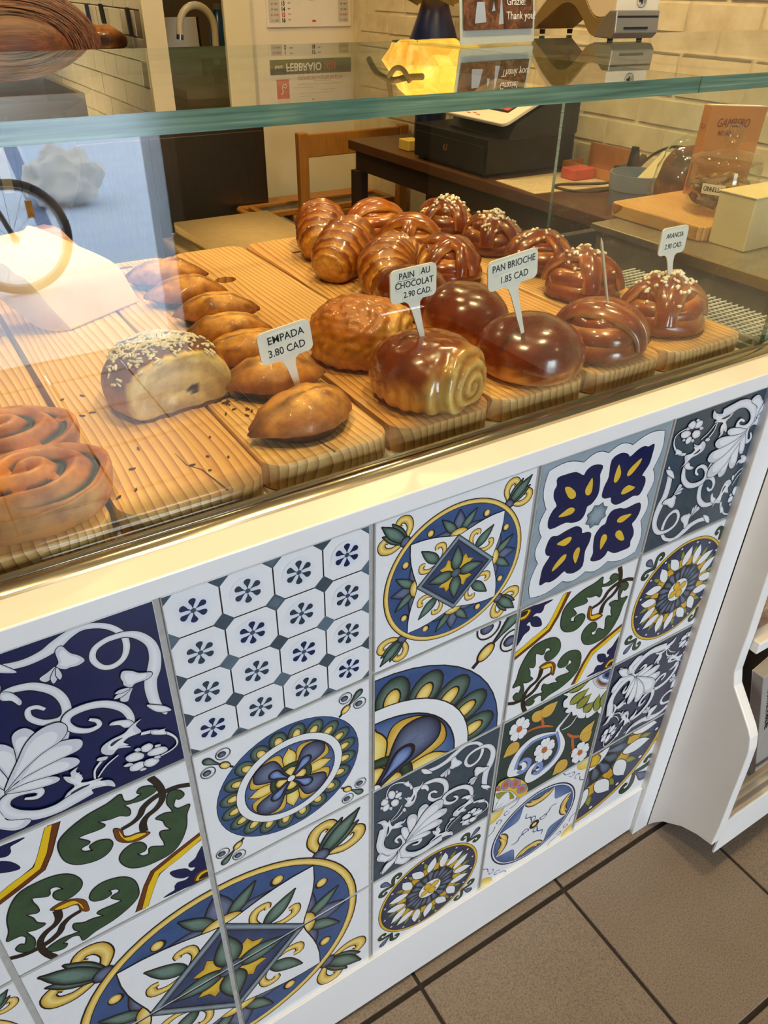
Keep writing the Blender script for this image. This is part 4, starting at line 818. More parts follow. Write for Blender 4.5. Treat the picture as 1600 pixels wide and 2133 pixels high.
# ---------------------------------------------------------------- pine boards on the deck
BZ0, BZ = 0.944, 0.972
BOARDS = [
 (-.345, -.211, .0535, .70, 'pine board at the left under the spinach swirls', 0), (-.205, -.073, .0545, .757, 'pine board with finger hole under the seeded bread', 1), (-.069, .066, .066, .752, 'pine board with dark rear knots under the empadas', 0),
 (.071, .193, .065, .752, 'pine board under the pains au chocolat and croissants', 2), (.198, .330, .066, .752, 'pine board under the shiny brown brioches', 0), (.335, .456, .066, .752, 'pine board under the braided bun with the toothpick', 0), (.461, .600, .062, .752, 'rightmost pine board under the sugared orange buns', 0)]
M_CRACK = pm('dark_wood_crack', rgb(92, 52, 24), 0.8, 0.3, 60)
for i, (x0, x1, y0, y1, lab, kind) in enumerate(BOARDS):
    t = thing('cutting_board', lab, 'cutting board', ((x0 + x1) / 2, (y0 + y1) / 2, BZ0), 'pine boards in the case')
    bm = bmesh.new(); out = rrect(x0, y0, x1, y1, .026, 8)
    if kind:   # finger hole near the rear edge: bridge outline to hole
        hx, hy = (x0 + x1) / 2 - (.028 if kind == 2 else 0), y1 - .045 if kind == 1 else y1 - .16
        hole = [(hx + .016 * cos(2 * pi * k / 20), hy + .014 * sin(2 * pi * k / 20)) for k in range(20)]
        tris = tessellate_polygon([[Vector((*p, 0)) for p in out], [Vector((*p, 0)) for p in hole]])
        P = out + hole; N = len(out)
        lo = [bm.verts.new((*p, BZ0)) for p in P]; hi = [bm.verts.new((*p, BZ)) for p in P]
        for a, b, c in tris: bm.faces.new((hi[a], hi[b], hi[c])); bm.faces.new((lo[c], lo[b], lo[a]))
        for k in range(N): bm.faces.new((lo[k], lo[(k + 1) % N], hi[(k + 1) % N], hi[k]))
        for k in range(20): a, b = N + k, N + (k + 1) % 20; bm.faces.new((lo[b], lo[a], hi[a], hi[b]))
        o = obj('board', bm, M_PINE, t)
    else:
        prism(bm, out, BZ0, BZ); o = obj('board', bm, M_PINE, t, bevel=0.003)
    if i in (1, 2):
        bm = bmesh.new(); cx = x0 + (.085 if i == 1 else .062); w = .0011
        pts = [(cx - .012, y0 + .085), (cx - .010, y0 + .06), (cx - .001, y0 + .045), (cx + .003, y0 + .02), (cx + .006, y0 + .0005)]
        prism(bm, [(p[0] - w * (.2 + k * .2), p[1]) for k, p in enumerate(pts)] + [(p[0] + w * (.2 + k * .2), p[1]) for k, p in list(enumerate(pts))[::-1]], BZ - .0005, BZ + .0003)
        obj('crack', bm, M_CRACK, t)
    if i in (2, 3, 4):
        spots = {2: [(.03, .64, .017, .006), (.062, .655, .012, .005), (.088, .60, .004, .003), (.11, .60, .003, .002)], 3: [(.028, .31, .012, .008)], 4: [(.06, .60, .008, .004)]}[i]
        for sx, sy, a, b in spots:
            bm = bmesh.new(); prism(bm, [(x0 + sx + a * cos(2 * pi * k / 14) * (1 + .15 * sin(3 * k)), y0 + sy + b * sin(2 * pi * k / 14)) for k in range(14)], BZ - .0005, BZ + .0003); obj('knot', bm, M_CRACK, t)

# ---------------------------------------------------------------- pastry builders
def lerp(a, b, t): t = max(0, min(1, t)); return tuple(a[i] + (b[i] - a[i]) * t for i in range(3)) + (1,)
def ramp3(t, stops):
    for (p0, c0), (p1, c1) in zip(stops, stops[1:]):
        if t <= p1: return lerp(c0, c1, (t - p0) / (p1 - p0))
    return stops[-1][1]
def place(bm, loc, rz=0.0, rx=0.0, ry=0.0, s=1.0):
    bm.transform(Matrix.Translation(loc) @ Euler((rx, ry, rz)).to_matrix().to_4x4() @ Matrix.Scale(s, 4))
def vcol(bm): return bm.verts.layers.float_color.get('Col') or bm.verts.layers.float_color.new('Col')
def dome(bm, a, b, h, colf, disp=None, nu=56, nv=30, low=0.28, sq=0.85):
    """flat-footed dome, foot at z=0: low = height share of the widest ring"""
    L = vcol(bm); rings = []
    for j in range(nv + 1):
        ph = -pi / 2 + pi * j / nv; s = sin(ph); r = cos(ph) ** sq if j not in (0, nv) else 0.0
        z = h * low * (1 + s * (1 if s > -0.6 else 1)) if s < 0 else h * (low + (1 - low) * s)
        if s < 0: r = cos(ph) ** 0.24 if j else 0.0
        ring = []
        for i in range(nu if 0 < j < nv else 1):
            w = 2 * pi * i / nu; p = Vector((a * r * cos(w), b * r * sin(w), z))
            n = Vector((cos(w) * r / a, sin(w) * r / b, max(s, -.2) / h)).normalized()
            if disp: p += n * disp(p, w, ph)
            p.z = max(p.z, 0.0); v = bm.verts.new(p); v[L] = colf(p, w, ph); ring.append(v)
        rings.append(ring)
    for j in range(nv):
        A, B = rings[j], rings[j + 1]
        for i in range(nu):
            k = (i + 1) % nu
            if len(A) == 1: bm.faces.new((A[0], B[k], B[i]))
            elif len(B) == 1: bm.faces.new((A[i], A[k], B[0]))
            else: bm.faces.new((A[i], A[k], B[k], B[i]))
def strand(bm, pts, rad, colf, seg=12, flat=0.75, up=None, n=5, groove=0.0, gn=5):
    """rope of dough along pts with its own lengthwise creases"""
    L = vcol(bm); P = catmull(pts, n); N = len(P); rr = []
    Rr = catmull([(r,) for r in rad], n); Rr = [r[0] for r in Rr]
    V = [Vector(p) for p in P]; rings = []; prev = None
    for i in range(N):
        t = (V[min(i + 1, N - 1)] - V[max(i - 1, 0)]).normalized()
        c = Vector((0, 0, .02)); a = (V[i] - c) if up is None else Vector(up)
        a = a - t * a.dot(t)
        if a.length < 1e-5: a = t.orthogonal()
        a.normalize(); b = t.cross(a); ring = []
        for k in range(seg):
            w = 2 * pi * k / seg; g = 1 + groove * cos(gn * w) + .05 * noise.noise(V[i] * 60 + Vector((k, 0, 0)))
            v = bm.verts.new(V[i] + (a * cos(w) * flat + b * sin(w)) * Rr[i] * g); v[L] = colf(i / (N - 1), w, V[i]); ring.append(v)
        rings.append(ring)
    for i in range(N - 1):
        for k in range(seg): bm.faces.new((rings[i][k], rings[i][(k + 1) % seg], rings[i + 1][(k + 1) % seg], rings[i + 1][k]))
    bm.faces.new(rings[0][::-1]); bm.faces.new(rings[-1])
def scatter_sugar(bm_body, n, parent, centre, spread, seed, zmin=.03, name='pearl_sugar', mat=None, size=(.0066, .0021)):
    """loose grains lying on the crust (bm_body in world space)"""
    random.seed(seed); bm_body.normal_update(); tree = BVHTree.FromBMesh(bm_body); bm = bmesh.new()
    for i in range(n):
        x = centre[0] + random.gauss(0, spread[0]); y = centre[1] + random.gauss(0, spread[1])
        hit = tree.ray_cast(Vector((x, y, 1.2)), Vector((0, 0, -1)))
        if hit[0] is None or hit[0].z < BZ + zmin or abs(hit[1].z) < 0.25: continue
        p, nrm = hit[0], hit[1] * (1 if hit[1].z > 0 else -1); d = Vector((random.uniform(-1, 1), random.uniform(-1, 1), 0)); d = (d - nrm * d.dot(nrm)).normalized(); l = size[0] * random.uniform(.5, 1.15); r = size[1] * random.uniform(.8, 1.2)
        c = p + nrm * r * .55; a = nrm; b = d.cross(a)
        prev = None
        for f, q in ((-1, .55), (-.75, 1), (.75, 1), (1, .55)):
            ring = [bm.verts.new(c + d * (f * l * .5) + (a * cos(w) + b * sin(w)) * r * q) for w in (0, pi / 3, 2 * pi / 3, pi, 4 * pi / 3, 5 * pi / 3)]
            if prev:
                for k in range(6): bm.faces.new((prev[k], prev[(k + 1) % 6], ring[(k + 1) % 6], ring[k]))
            else: bm.faces.new(ring[::-1])
            prev = ring
        bm.faces.new(prev)
    return obj(name, bm, mat or M_SUGAR, parent, 1.2, kind='stuff')

# shiny brioches
def brioche(loc, a, b, h, rz, label, seed):
    t = thing('pan_brioche', label, 'bun', loc, 'pan brioche buns')
    bm = bmesh.new(); o = Vector((seed * 3.1, 0, 0))
    top, mid, low, rim = rgb(112, 48, 18), rgb(142, 66, 24), rgb(186, 104, 42), rgb(222, 158, 88)
    def colf(p, w, ph):
        f = p.z / h + .10 * noise.noise(p * 45 + o)
        blot = noise.noise(p * 110 + o * 2)
        c = ramp3(f, [(0, rim), (.10, rim), (.2, low), (.42, mid), (.85, top), (1.2, top)])
        return lerp(c, rim, .55) if (f < .34 and blot > .22) else c
    dome(bm, a, b, h, colf, lambda p, w, ph: .0016 * noise.noise(p * 28 + o) + .0004 * noise.noise(p * 150), low=.34, sq=.80)
    place(bm, Vector(loc), rz); obj('crust', bm, M_BRI, t, 4)
    return t
brioche((.281, .119, BZ), .061, .062, .062, .35, 'dark shiny brioche bun with the PAN BRIOCHE price tag stuck in it', 1)
brioche((.283, .246, BZ), .052, .058, .062, .2, 'dark shiny brioche bun directly behind the front tagged one', 2)
brioche((.270, .346, BZ), .050, .055, .060, .1, 'dark brioche bun half hidden behind the PAIN AU CHOCOLAT tag', 3)

# pains au chocolat: rolled dough, coiled pale end on +x
def pain(loc, rz, label, seed, flaky=False):
    t = thing('pain_au_chocolat', label, 'pastry', loc, 'pains au chocolat')
    bm = bmesh.new(); o = Vector((seed * 5.3, 1, 0)); A, B, H = .064, .059, .068
    top, side, pale, crease = (rgb(132, 64, 22), rgb(206, 142, 62), rgb(240, 206, 140), rgb(188, 132, 66)) if not flaky else (rgb(186, 116, 40), rgb(222, 164, 76), rgb(238, 204, 132), rgb(190, 136, 66))
    def endf(p): return max(0, min(1, (p.x / A - .40 - .10 * max(0, p.z / H - .5)) / .22))
    def coil(p): return sin(hypot(p.y * .9, (p.z - .026) * 1.05) * 520 + atan2(p.z - .026, p.y))
    def colf(p, w, ph):
        c = ramp3(p.z / H + .16 * noise.noise(p * 30 + o) + .10 * noise.noise(p * 75 + o), [(0, side), (.30, side), (.62, top), (1.3, top)]); e = endf(p)
        return lerp(c, lerp(pale, crease, .5 - .5 * coil(p)), e * (.9 if p.z < H * .8 else .5))
    def disp(p, w, ph):
        e = endf(p); return .0022 * e * coil(p) + .0020 * noise.noise(p * 34 + o) + (.0026 if flaky else .0006) * noise.noise(p * 140 + o) * (1 if p.z > .004 else 0) + .0012 * sin(p.x * 420 + 2 * noise.noise(p * 30)) * (p.z < H * .45)
    dome(bm, A, B, H, colf, disp, 110, 60, low=.36, sq=.72)
    L = vcol(bm)
    for v in bm.verts:
        lim = A * .80
        if v.co.x > lim: v.co.x = lim + (v.co.x - lim) * .45
    place(bm, Vector(loc), rz); obj('crust', bm, M_FLK if flaky else M_BRI, t, 4); return t
pain((.142, .122, BZ), radians(-68), 'large glossy pain au chocolat with the PAIN AU CHOCOLAT tag stuck in it', 1)
pain((.136, .248, BZ), radians(-48), 'paler flaky pain au chocolat behind the tagged one, beside the empadas', 2, flaky=True)

# croissants
def croissant(loc, spine, rmax, label, seed, nridge=11):
    t = thing('croissant', label, 'croissant', loc, 'croissants at the back')
    bm = bmesh.new(); L = vcol(bm); P = catmull(spine, 14); N = len(P); V = [Vector(p) for p in P]; o = Vector((seed * 2.7, 0, 0)); seg = 40; rings = []
    for i in range(N):
        f = i / (N - 1); g = 2 * f - 1; tt = (V[min(i + 1, N - 1)] - V[max(i - 1, 0)]).normalized()
        up = Vector((0, 0, 1)); a = (up - tt * up.dot(tt)).normalized(); b = tt.cross(a); ring = []
        for k in range(seg):
            w = 2 * pi * k / seg; ph = abs(g) * nridge * .5 + .35 * cos(w) + .25 * noise.noise(V[i] * 25 + o)
            saw = (ph % 1.0); env = (1 - abs(g) ** 2.3) ** .62 if abs(g) < 1 else 0
            r = rmax * (.30 + .70 * env) * (1 + .19 * (1 - saw) * (1 if abs(g) < .92 else .3) - .06)
            p = V[i] + (a * cos(w) * .92 + b * sin(w)) * r; p += (p - V[i]).normalized() * (.0012 * noise.noise(p * 120 + o))
            p.z = max(p.z, -0.0)
            c = ramp3(saw, [(0, rgb(190, 112, 36)), (.2, rgb(140, 70, 20)), (.5, rgb(206, 132, 46)), (.82, rgb(240, 190, 98)), (1, rgb(214, 146, 58))])
            hi = max(0, cos(w)); c = lerp(c, rgb(128, 62, 18), .5 * hi * (1 - abs(g))); c = lerp(c, rgb(116, 56, 16), .45 * max(0, sin(ph * 2 * pi * 3 + 1))); c = lerp(c, rgb(226, 178, 100), max(0, (abs(g) - .72) / .28) * .8); c = lerp(c, rgb(206, 150, 66), max(0, -cos(w)) * .5)
            v = bm.verts.new(p); v[L] = c; ring.append(v)
        rings.append(ring)
    for i in range(N - 1):
        for k in range(seg): bm.faces.new((rings[i][k], rings[i][(k + 1) % seg], rings[i + 1][(k + 1) % seg], rings[i + 1][k]))
    bm.faces.new(rings[0][::-1]); bm.faces.new(rings[-1])
    bm.transform(Matrix.Translation(loc)); obj('crust', bm, M_CRO, t, 4)
    return t
croissant((.292, .660, BZ), [(-.030, -.070, .022), (-.018, -.045, .028), (.004, -.012, .036), (.020, .022, .036), (.024, .048, .028), (.016, .066, .018)], .038, 'croissant farthest back on the boards, left of the braided bun', 1)
croissant((.279, .546, BZ), [(-.056, -.052, .020), (-.038, -.038, .026), (-.008, -.010, .034), (.022, .020, .036), (.040, .040, .028), (.044, .056, .018)], .038, 'middle croissant with a blunt pale tip toward the glass', 2)
croissant((.290, .436, BZ), [(-.030, -.066, .018), (-.026, -.042, .026), (-.010, -.008, .034), (.020, .018, .036), (.046, .014, .028), (.062, -.004, .018)], .038, 'front croissant right behind the PAIN AU CHOCOLAT tag', 3)

# braided buns
def knot(loc, rz, label, group, seed, tone, sugar=0, style=0, sc=1.0, scen=(0, 0), sspr=(.018, .018), name='braided_bun'):
    t = thing(name, label, 'bun', loc, group); random.seed(seed)
    hi, mid, lo = tone; bm = bmesh.new(); o = Vector((seed * 1.7, 2, 0))
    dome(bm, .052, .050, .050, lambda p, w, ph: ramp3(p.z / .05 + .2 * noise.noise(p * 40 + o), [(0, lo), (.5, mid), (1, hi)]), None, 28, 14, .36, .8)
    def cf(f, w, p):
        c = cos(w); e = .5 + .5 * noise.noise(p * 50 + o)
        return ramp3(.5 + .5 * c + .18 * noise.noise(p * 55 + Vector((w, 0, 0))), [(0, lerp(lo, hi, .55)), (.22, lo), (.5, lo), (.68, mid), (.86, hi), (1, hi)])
    # coils round the foot
    for q, (r, z, w_) in enumerate([(.047, .014, .016), (.043, .030, .0155), (.030, .043, .0145)]):
        tx, ty = random.uniform(-.25, .25), random.uniform(-.25, .25); a0 = random.uniform(0, 6.28)
        pts = [(r * cos(a0 + 2 * pi * k / 14 * 1.08) * 1.06, r * sin(a0 + 2 * pi * k / 14 * 1.08), z + tx * r * cos(a0 + 2 * pi * k / 14) * .5 + ty * r * sin(a0 + 2 * pi * k / 14) * .5 + .002 * random.uniform(-1, 1)) for k in range(15)]
        pts = [(x, y, max(z_, w_ * .62)) for x, y, z_ in pts]
        strand(bm, pts, [w_ * random.uniform(.88, 1.1) for _ in pts], cf, 12, .8, groove=.12, gn=4)
    # bands drawn over the top
    bands = {0: [(.3, .0, .017), (1.45, .012, .015)], 1: [(.15, -.010, .018), (.55, .016, .014), (2.1, .0, .013)], 2: [(-.35, -.014, .017), (-.15, .012, .017)], 3: [(.9, .0, .018), (2.5, .01, .014), (.2, -.02, .012)]}[style]
    for az, off, w_ in bands:
        pts, rad = [], []
        for k in range(11):
            e = -1.45 + 2.9 * k / 10; r = .058 * sin(e) if True else 0
            x, y, z = .060 * sin(e), off * (1 - .3 * abs(sin(e))), .006 + .051 * max(cos(e), .0) ** .8 + .004
            pts.append((x * cos(az) - y * sin(az), x * sin(az) + y * cos(az), max(z, w_ * .55))); rad.append(w_ * (1.05 - .35 * abs(sin(e)) ** 3))
        strand(bm, pts, rad, cf, 14, .62, groove=.12, gn=5)
    for v in bm.verts: v.co.z = max(v.co.z, 0.0)
    place(bm, Vector(loc), rz, 0, 0, sc)
    if sugar: scatter_sugar(bm, sugar, t, (loc[0] + scen[0], loc[1] + scen[1]), sspr, seed + 5)
    obj('crust', bm, M_BUN, t, 4); return t
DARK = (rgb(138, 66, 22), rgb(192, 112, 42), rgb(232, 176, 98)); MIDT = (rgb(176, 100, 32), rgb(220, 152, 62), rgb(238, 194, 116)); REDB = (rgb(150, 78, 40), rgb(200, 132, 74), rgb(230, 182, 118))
gA, gB = 'plain braided buns at the back', 'sugared braided buns along the right boards'
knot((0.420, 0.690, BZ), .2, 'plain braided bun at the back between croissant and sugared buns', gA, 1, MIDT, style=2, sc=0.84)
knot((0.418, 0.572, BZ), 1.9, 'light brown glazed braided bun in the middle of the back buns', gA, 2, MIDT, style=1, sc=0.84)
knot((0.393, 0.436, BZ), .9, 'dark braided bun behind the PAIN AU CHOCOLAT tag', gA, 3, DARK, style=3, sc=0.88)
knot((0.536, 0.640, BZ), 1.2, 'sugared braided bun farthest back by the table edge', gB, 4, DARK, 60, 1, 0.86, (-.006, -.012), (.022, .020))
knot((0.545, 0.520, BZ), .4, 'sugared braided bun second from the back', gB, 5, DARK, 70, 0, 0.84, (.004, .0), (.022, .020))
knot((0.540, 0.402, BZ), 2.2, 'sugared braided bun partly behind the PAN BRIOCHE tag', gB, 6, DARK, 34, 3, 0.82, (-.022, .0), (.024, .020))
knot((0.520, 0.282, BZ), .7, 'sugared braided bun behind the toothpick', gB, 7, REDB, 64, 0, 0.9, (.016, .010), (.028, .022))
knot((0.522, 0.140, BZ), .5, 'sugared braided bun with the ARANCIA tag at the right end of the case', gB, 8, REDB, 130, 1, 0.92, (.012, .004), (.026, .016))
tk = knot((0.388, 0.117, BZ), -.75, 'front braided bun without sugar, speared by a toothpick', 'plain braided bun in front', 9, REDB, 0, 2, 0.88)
# toothpick
t = thing('toothpick', 'wooden toothpick standing in the front braided bun', 'toothpick', (.386, .11, 1.015)); bm = bmesh.new()
tube(bm, [(.3905, .112, 1.012), (.386, .11, 1.03), (.358, .11, 1.106), (.3555, .11, 1.1125)], [.0012, .0016, .0018, .0004], 6); obj('pick', bm, pm('pale_wood_pick', rgb(226, 206, 168), .6, .1, 60), t)

# empadas
def empada(loc, L2, W2, H, rz, label, seed, rx=0.0):
    t = thing('empada', label, 'pastry', loc, 'empadas on the left boards'); bm = bmesh.new(); C_ = vcol(bm); o = Vector((seed * 4.1, 0, 3)); nu, nv = 64, 22; rings = []
    gold, brown, dark = rgb(232, 176, 92), rgb(184, 116, 50), rgb(84, 48, 26)
    for j in range(nv + 1):
        f = j / nv; ring = []                  # f 0 foot .. .42 seam .. 1 ridge
        for i in range(nu):
            w = 2 * pi * i / nu; x = cos(w); x = math.copysign(abs(x) ** .92, x); wl = (1 - abs(x) ** 2.3)
            y = math.copysign(max(wl, 0) ** .85, sin(w)) if abs(sin(w)) > 1e-6 else 0
            crimp = .02 * sin(i * 1.7 + seed)
            if f < .36: s = .78 + .16 * f / .36; z = H * .34 * f / .36
            elif f < .46: s = 1.0 + crimp; z = H * (.34 + .10 * (f - .36) / .10)
            else: q = (f - .46) / .54; s = (1 - q ** 1.15); z = H * (.44 + .56 * max(0, 1 - s * s) ** .58); s = s * (1 + crimp * (1 - q))
            endd = 1 - .5 * abs(x) ** 3
            if f > .46: yb = y * s + sin(w) * (1 - s); xe = x * s + cos(w) * .0; p = Vector((L2 * xe, W2 * yb * s + .010 * (xe * xe), z * (1 - .5 * abs(xe) ** 3)))
            else: p = Vector((L2 * x * s, W2 * y * s + .010 * (x * x), z * endd))
            p += Vector((0, 0, 1)) * (.0034 * noise.noise(p * 42 + o) + .0012 * noise.noise(p * 110 + o)) * (f > .4)
            p.z = max(0, p.z); v = bm.verts.new(p); b_ = noise.noise(p * 48 + o) + .5 * noise.noise(p * 120 + o)
            c = dark if f < .34 else lerp(dark, brown, .6) if f < .40 else lerp(lerp(brown, dark, .2), gold, (f - .42) * 2.0 + .5 * b_)
            if f > .46: c = lerp(c, brown, max(0, b_) * 1.1); c = lerp(c, dark, max(0, b_ - .35) * .9)
            if abs(x) > .86: c = lerp(c, dark, .55 * (abs(x) - .86) / .14)
            v[C_] = c; ring.append(v)
        rings.append(ring)
    for j in range(nv):
        for i in range(nu): bm.faces.new((rings[j][i], rings[j][(i + 1) % nu], rings[j + 1][(i + 1) % nu], rings[j + 1][i]))
    bm.faces.new(rings[0][::-1]); bm.faces.new(rings[-1])
    place(bm, Vector(loc), rz, rx); mn = min(v.co.z for v in bm.verts); bm.transform(Matrix.Translation((0, 0, loc[2] - mn))); obj('crust', bm, M_EMP, t, 4); return t
E_ = [((-.004, .120), .062, .034, .040, .18), ((.006, .213), .058, .031, .038, -.22), ((.012, .292), .060, .030, .038, -.12), ((.012, .352), .056, .028, .040, -.20), ((.030, .435), .056, .028, .036, -.28), ((.020, .520), .056, .028, .036, -.25), ((.020, .606), .060, .028, .036, -.30)]
lab = ['empada nearest the glass with the EMPADA price tag', 'second empada from the glass, bitten dark end at right', 'third empada, partly behind the EMPADA tag', 'fourth empada back, glossy and leaning on the next', 'fifth empada back, pale golden, left of the long crack', 'sixth empada, half lost in the bright reflection', 'rearmost empada beside the finger hole of the board']
for i, (p, a, b, h, r) in enumerate(E_): empada((p[0], p[1], BZ), a, b, h, r, lab[i], i, radians(6))

# spinach swirls
def swirl(loc, r0, h, rz, label, seed):
    t = thing('spinach_swirl', label, 'pastry', loc, 'spinach swirls at the left'); bm = bmesh.new(); L = vcol(bm); o = Vector((seed * 6.3, 0, 1)); nu, nv = 140, 84; rings = []
    gold, brown, green, pale = rgb(216, 150, 78), rgb(170, 100, 44), rgb(44, 54, 34), rgb(234, 190, 130)
    for j in range(nv + 1):
        f = j / nv; ring = []
        for i in range(nu):
            w = 2 * pi * i / nu
            if f < .3: q = f / .3; r = r0 * (.93 + .07 * sin(q * pi / 2)); z = h * .62 * q; g = 0
            else:
                q = (f - .3) / .7; r = r0 * (1 - q); z = h * (.62 + .38 * min(1, q * 1.6) ** .6)
                turn = (r / (r0 * .40) + w / (2 * pi)) % 1.0; g = max(0, 1 - abs(turn - .5) / .20) * (1 if r < r0 * .86 else 0) * (1 if r > r0 * .10 else .4)
                z += h * .12 * cos((turn - .5) * 2 * pi + pi) - h * .04 * g
            wob = 1 + .05 * noise.noise(Vector((cos(w) * 1.5, sin(w) * 1.5, seed)))
            p = Vector((r * cos(w) * 1.06 * wob, r * sin(w) * .76 * wob, z)); p.z += .0016 * noise.noise(p * 50 + o)
            if f == 0: p.z = 0
            c = lerp(gold, brown, .5 + .8 * noise.noise(p * 32 + o)); c = lerp(c, pale, max(0, noise.noise(p * 22 + o * 2)) * .8)
            if noise.noise(p * 40 + o) > -.35: c = lerp(c, green, min(1, g * 1.8))
            v = bm.verts.new(p); v[L] = c; ring.append(v)
        rings.append(ring)
    for j in range(nv):
        for i in range(nu): bm.faces.new((rings[j][i], rings[j][(i + 1) % nu], rings[j + 1][(i + 1) % nu], rings[j + 1][i]))
    bm.faces.new(rings[0][::-1]); bm.faces.new(rings[-1])
    place(bm, Vector(loc), rz); obj('crust', bm, M_DOUGH, t, 4); return t
swirl((-.266, .212, BZ), .062, .036, 2.95, 'spinach swirl pastry behind the front one, half outside the frame', 1)
swirl((-.262, .110, BZ), .064, .040, 3.3, 'spinach swirl pastry nearest the glass at far left', 2)

# seeded bread half
t = thing('seeded_bread', 'half loaf with seeded crust and pale cut face, left of the empadas', 'bread', (-.115, .26, BZ)); bm = bmesh.new()
o = Vector((8, 3, 1))
def colb(p, w, ph):
    if p.y < -.031: # cut face
        q = noise.noise(p * 45 + o) + .6 * sin(sqrt(p.x * p.x * .6 + (p.z - .01) ** 2) * 260)
        c = lerp(rgb(222, 198, 150), rgb(196, 164, 108), .5 + .4 * q)
        if hypot(p.x - .012, p.z - .022) < .0055: c = rgb(66, 40, 34)
        if p.z < .004: c = rgb(120, 66, 30)
        return c
    return ramp3(p.z / .066 + .25 * noise.noise(p * 40 + o), [(0, rgb(206, 164, 104)), (.45, rgb(184, 124, 62)), (.7, rgb(120, 62, 22)), (1, rgb(108, 54, 20))])
dome(bm, .064, .072, .064, colb, lambda p, w, ph: .002 * noise.noise(p * 36 + o), 90, 44, .36, .72)
Lc = vcol(bm)
for v in bm.verts:
    if v.co.y < -.036: v.co.y = -.036 + .0015 * noise.noise(v.co * 70 + o) + .0012 * sin(hypot(v.co.x, v.co.z) * 300); v[Lc] = colb(v.co, 0, 0)
place(bm, Vector((-.098, .252, BZ)), .12)
M_SEED = pm('sunflower_and_sesame_seed', rgb(226, 212, 184), .6, .35, 60)
scatter_sugar(bm, 520, t, (-.098, .265), (.030, .026), 3, .034, 'seed_topping', M_SEED, (.0075, .0014))
obj('loaf', bm, M_DOUGH, t, 4)
random.seed(5); bm = bmesh.new()
for k in range(46):
    x, y = (random.uniform(-.20, -.08), random.uniform(.08, .32)) if k < 26 else (random.gauss(-.04, .012), random.gauss(.21, .014))
    if (-.17 < x < -.045 and .19 < y < .33 and k < 26): continue
    a = random.uniform(0, pi); l = random.uniform(.0015, .0035)
    prism(bm, [(x + l * cos(a) * c - .0011 * sin(a) * s, y + l * sin(a) * c + .0011 * cos(a) * s) for c, s in ((1, 0), (.3, 1), (-.8, .6), (-1, -.2), (.2, -1))], BZ + .0002, BZ + .0016)
tag(obj('crumbs', bm, pm('dark_crumbs', rgb(96, 62, 34), .8, .4, 80), kind='stuff'), 'scattered seeds and crumbs on the pine boards beside the seeded bread', 'crumbs')

# translucent sheet of baking paper folded over the left boards
k = NT('baking_paper'); v = k.coords(); k.base(k.ramp(k.noise(v, 12, 3), [(.3, rgb(236, 220, 188)), (.7, rgb(246, 234, 208))])); k.set(Roughness=.55); k.b.inputs['Transmission Weight'].default_value = .12
M_BP = k.m
t = thing('baking_paper', 'folded sheet of cream baking paper standing on the left boards', 'paper', (-.13, .50, BZ))
def sheet(rows, n=10):
    bm = bmesh.new(); G = [catmull(r, n) for r in rows]
    V = [[bm.verts.new(p) for p in r] for r in G]
    for a, b in zip(V, V[1:]):
        for i in range(len(a) - 1): bm.faces.new((a[i], a[i + 1], b[i + 1], b[i]))
    return bm
back = [(-.225, .56, 1.078), (-.164, .56, 1.083), (-.148, .56, 1.087), (-.101, .56, 1.058), (-.058, .56, 1.028), (-.043, .56, .996), (-.035, .56, .9735)]
fold = [(-.235, .50, 1.078), (-.200, .50, 1.066), (-.188, .50, 1.052), (-.179, .50, 1.045), (-.167, .50, 1.025), (-.158, .50, 1.006), (-.139, .50, .9735)]
mid = [tuple((a + b) / 2 + 0 for k, (a, b) in enumerate(zip(p, q))) for p, q in zip(back, fold)]
left = [(-.240, .50, 1.045), (-.211, .503, 1.024), (-.203, .503, 1.014), (-.194, .503, 1.004), (-.184, .503, .990), (-.174, .503, .981), (-.157, .503, .9735)]
o = obj('sheet', sheet([back, mid, fold, left]), M_BP, t, 0.6)
m = o.modifiers.new('thick', 'SOLIDIFY'); m.thickness = .0006

# price tags
def price_tag(loc, pl, w, h, lines, label, ry, base, stem_w=.0075):
    """plastic pick: plate centred pl, stem to base (world), facing -y"""
    t = thing('price_tag', label, 'price tag', base, 'plastic price tags'); y = loc
    bm = bmesh.new(); c = Vector((pl[0], y, pl[1]))
    plate = rrect(-w / 2, -h / 2, w / 2, h / 2, .006, 5)
    ca, sa = cos(ry), sin(ry)
    def T(p): return (c.x + p[0] * ca - p[1] * sa, c.z + p[0] * sa + p[1] * ca)
    prism(bm, [T(p) for p in plate], y - .0009, y + .0009, 'y'); obj('plate', bm, M_TAG, t)
    bx, bz = (base[0] - c.x) * ca + (base[2] - c.z) * sa, -(base[0] - c.x) * sa + (base[2] - c.z) * ca
    L = [(-.0115, -h / 2 + .0005), (-.007, -h / 2 - .003), (-.0050, -h / 2 - .010)]; Rr = [(-x, z) for x, z in L]
    # shear the stem toward its foot
    def S(p): f = (p[1] + h / 2) / (bz + h / 2); return (p[0] + bx * max(0, f), p[1])
    out = [S(p) for p in L] + [(bx - .0022, bz), (bx + .0022, bz)] + [S(p) for p in Rr[::-1]]
    bm = bmesh.new(); prism(bm, [T(p) for p in out], y - .0008, y + .0008, 'y'); obj('stem', bm, M_TAG, t)
    for s, dx, dz, lw, lh, size, sx in lines:
        bm = bmesh.new(); prism(bm, [T(p) for p in ((dx - lw / 2, dz - lh / 2), (dx + lw / 2, dz - lh / 2), (dx + lw / 2, dz + lh / 2), (dx - lw / 2, dz + lh / 2))], y - .00125, y - .00092, 'y')
        lb = obj('paper_label', bm, M_PAPER, t); q = T((dx, dz))
        text(s, (q[0], y - .0014, q[1]), size, M_INK, lb, (pi / 2, -ry, 0), sx=sx, bold=.0001, ext=.00008)
    return t
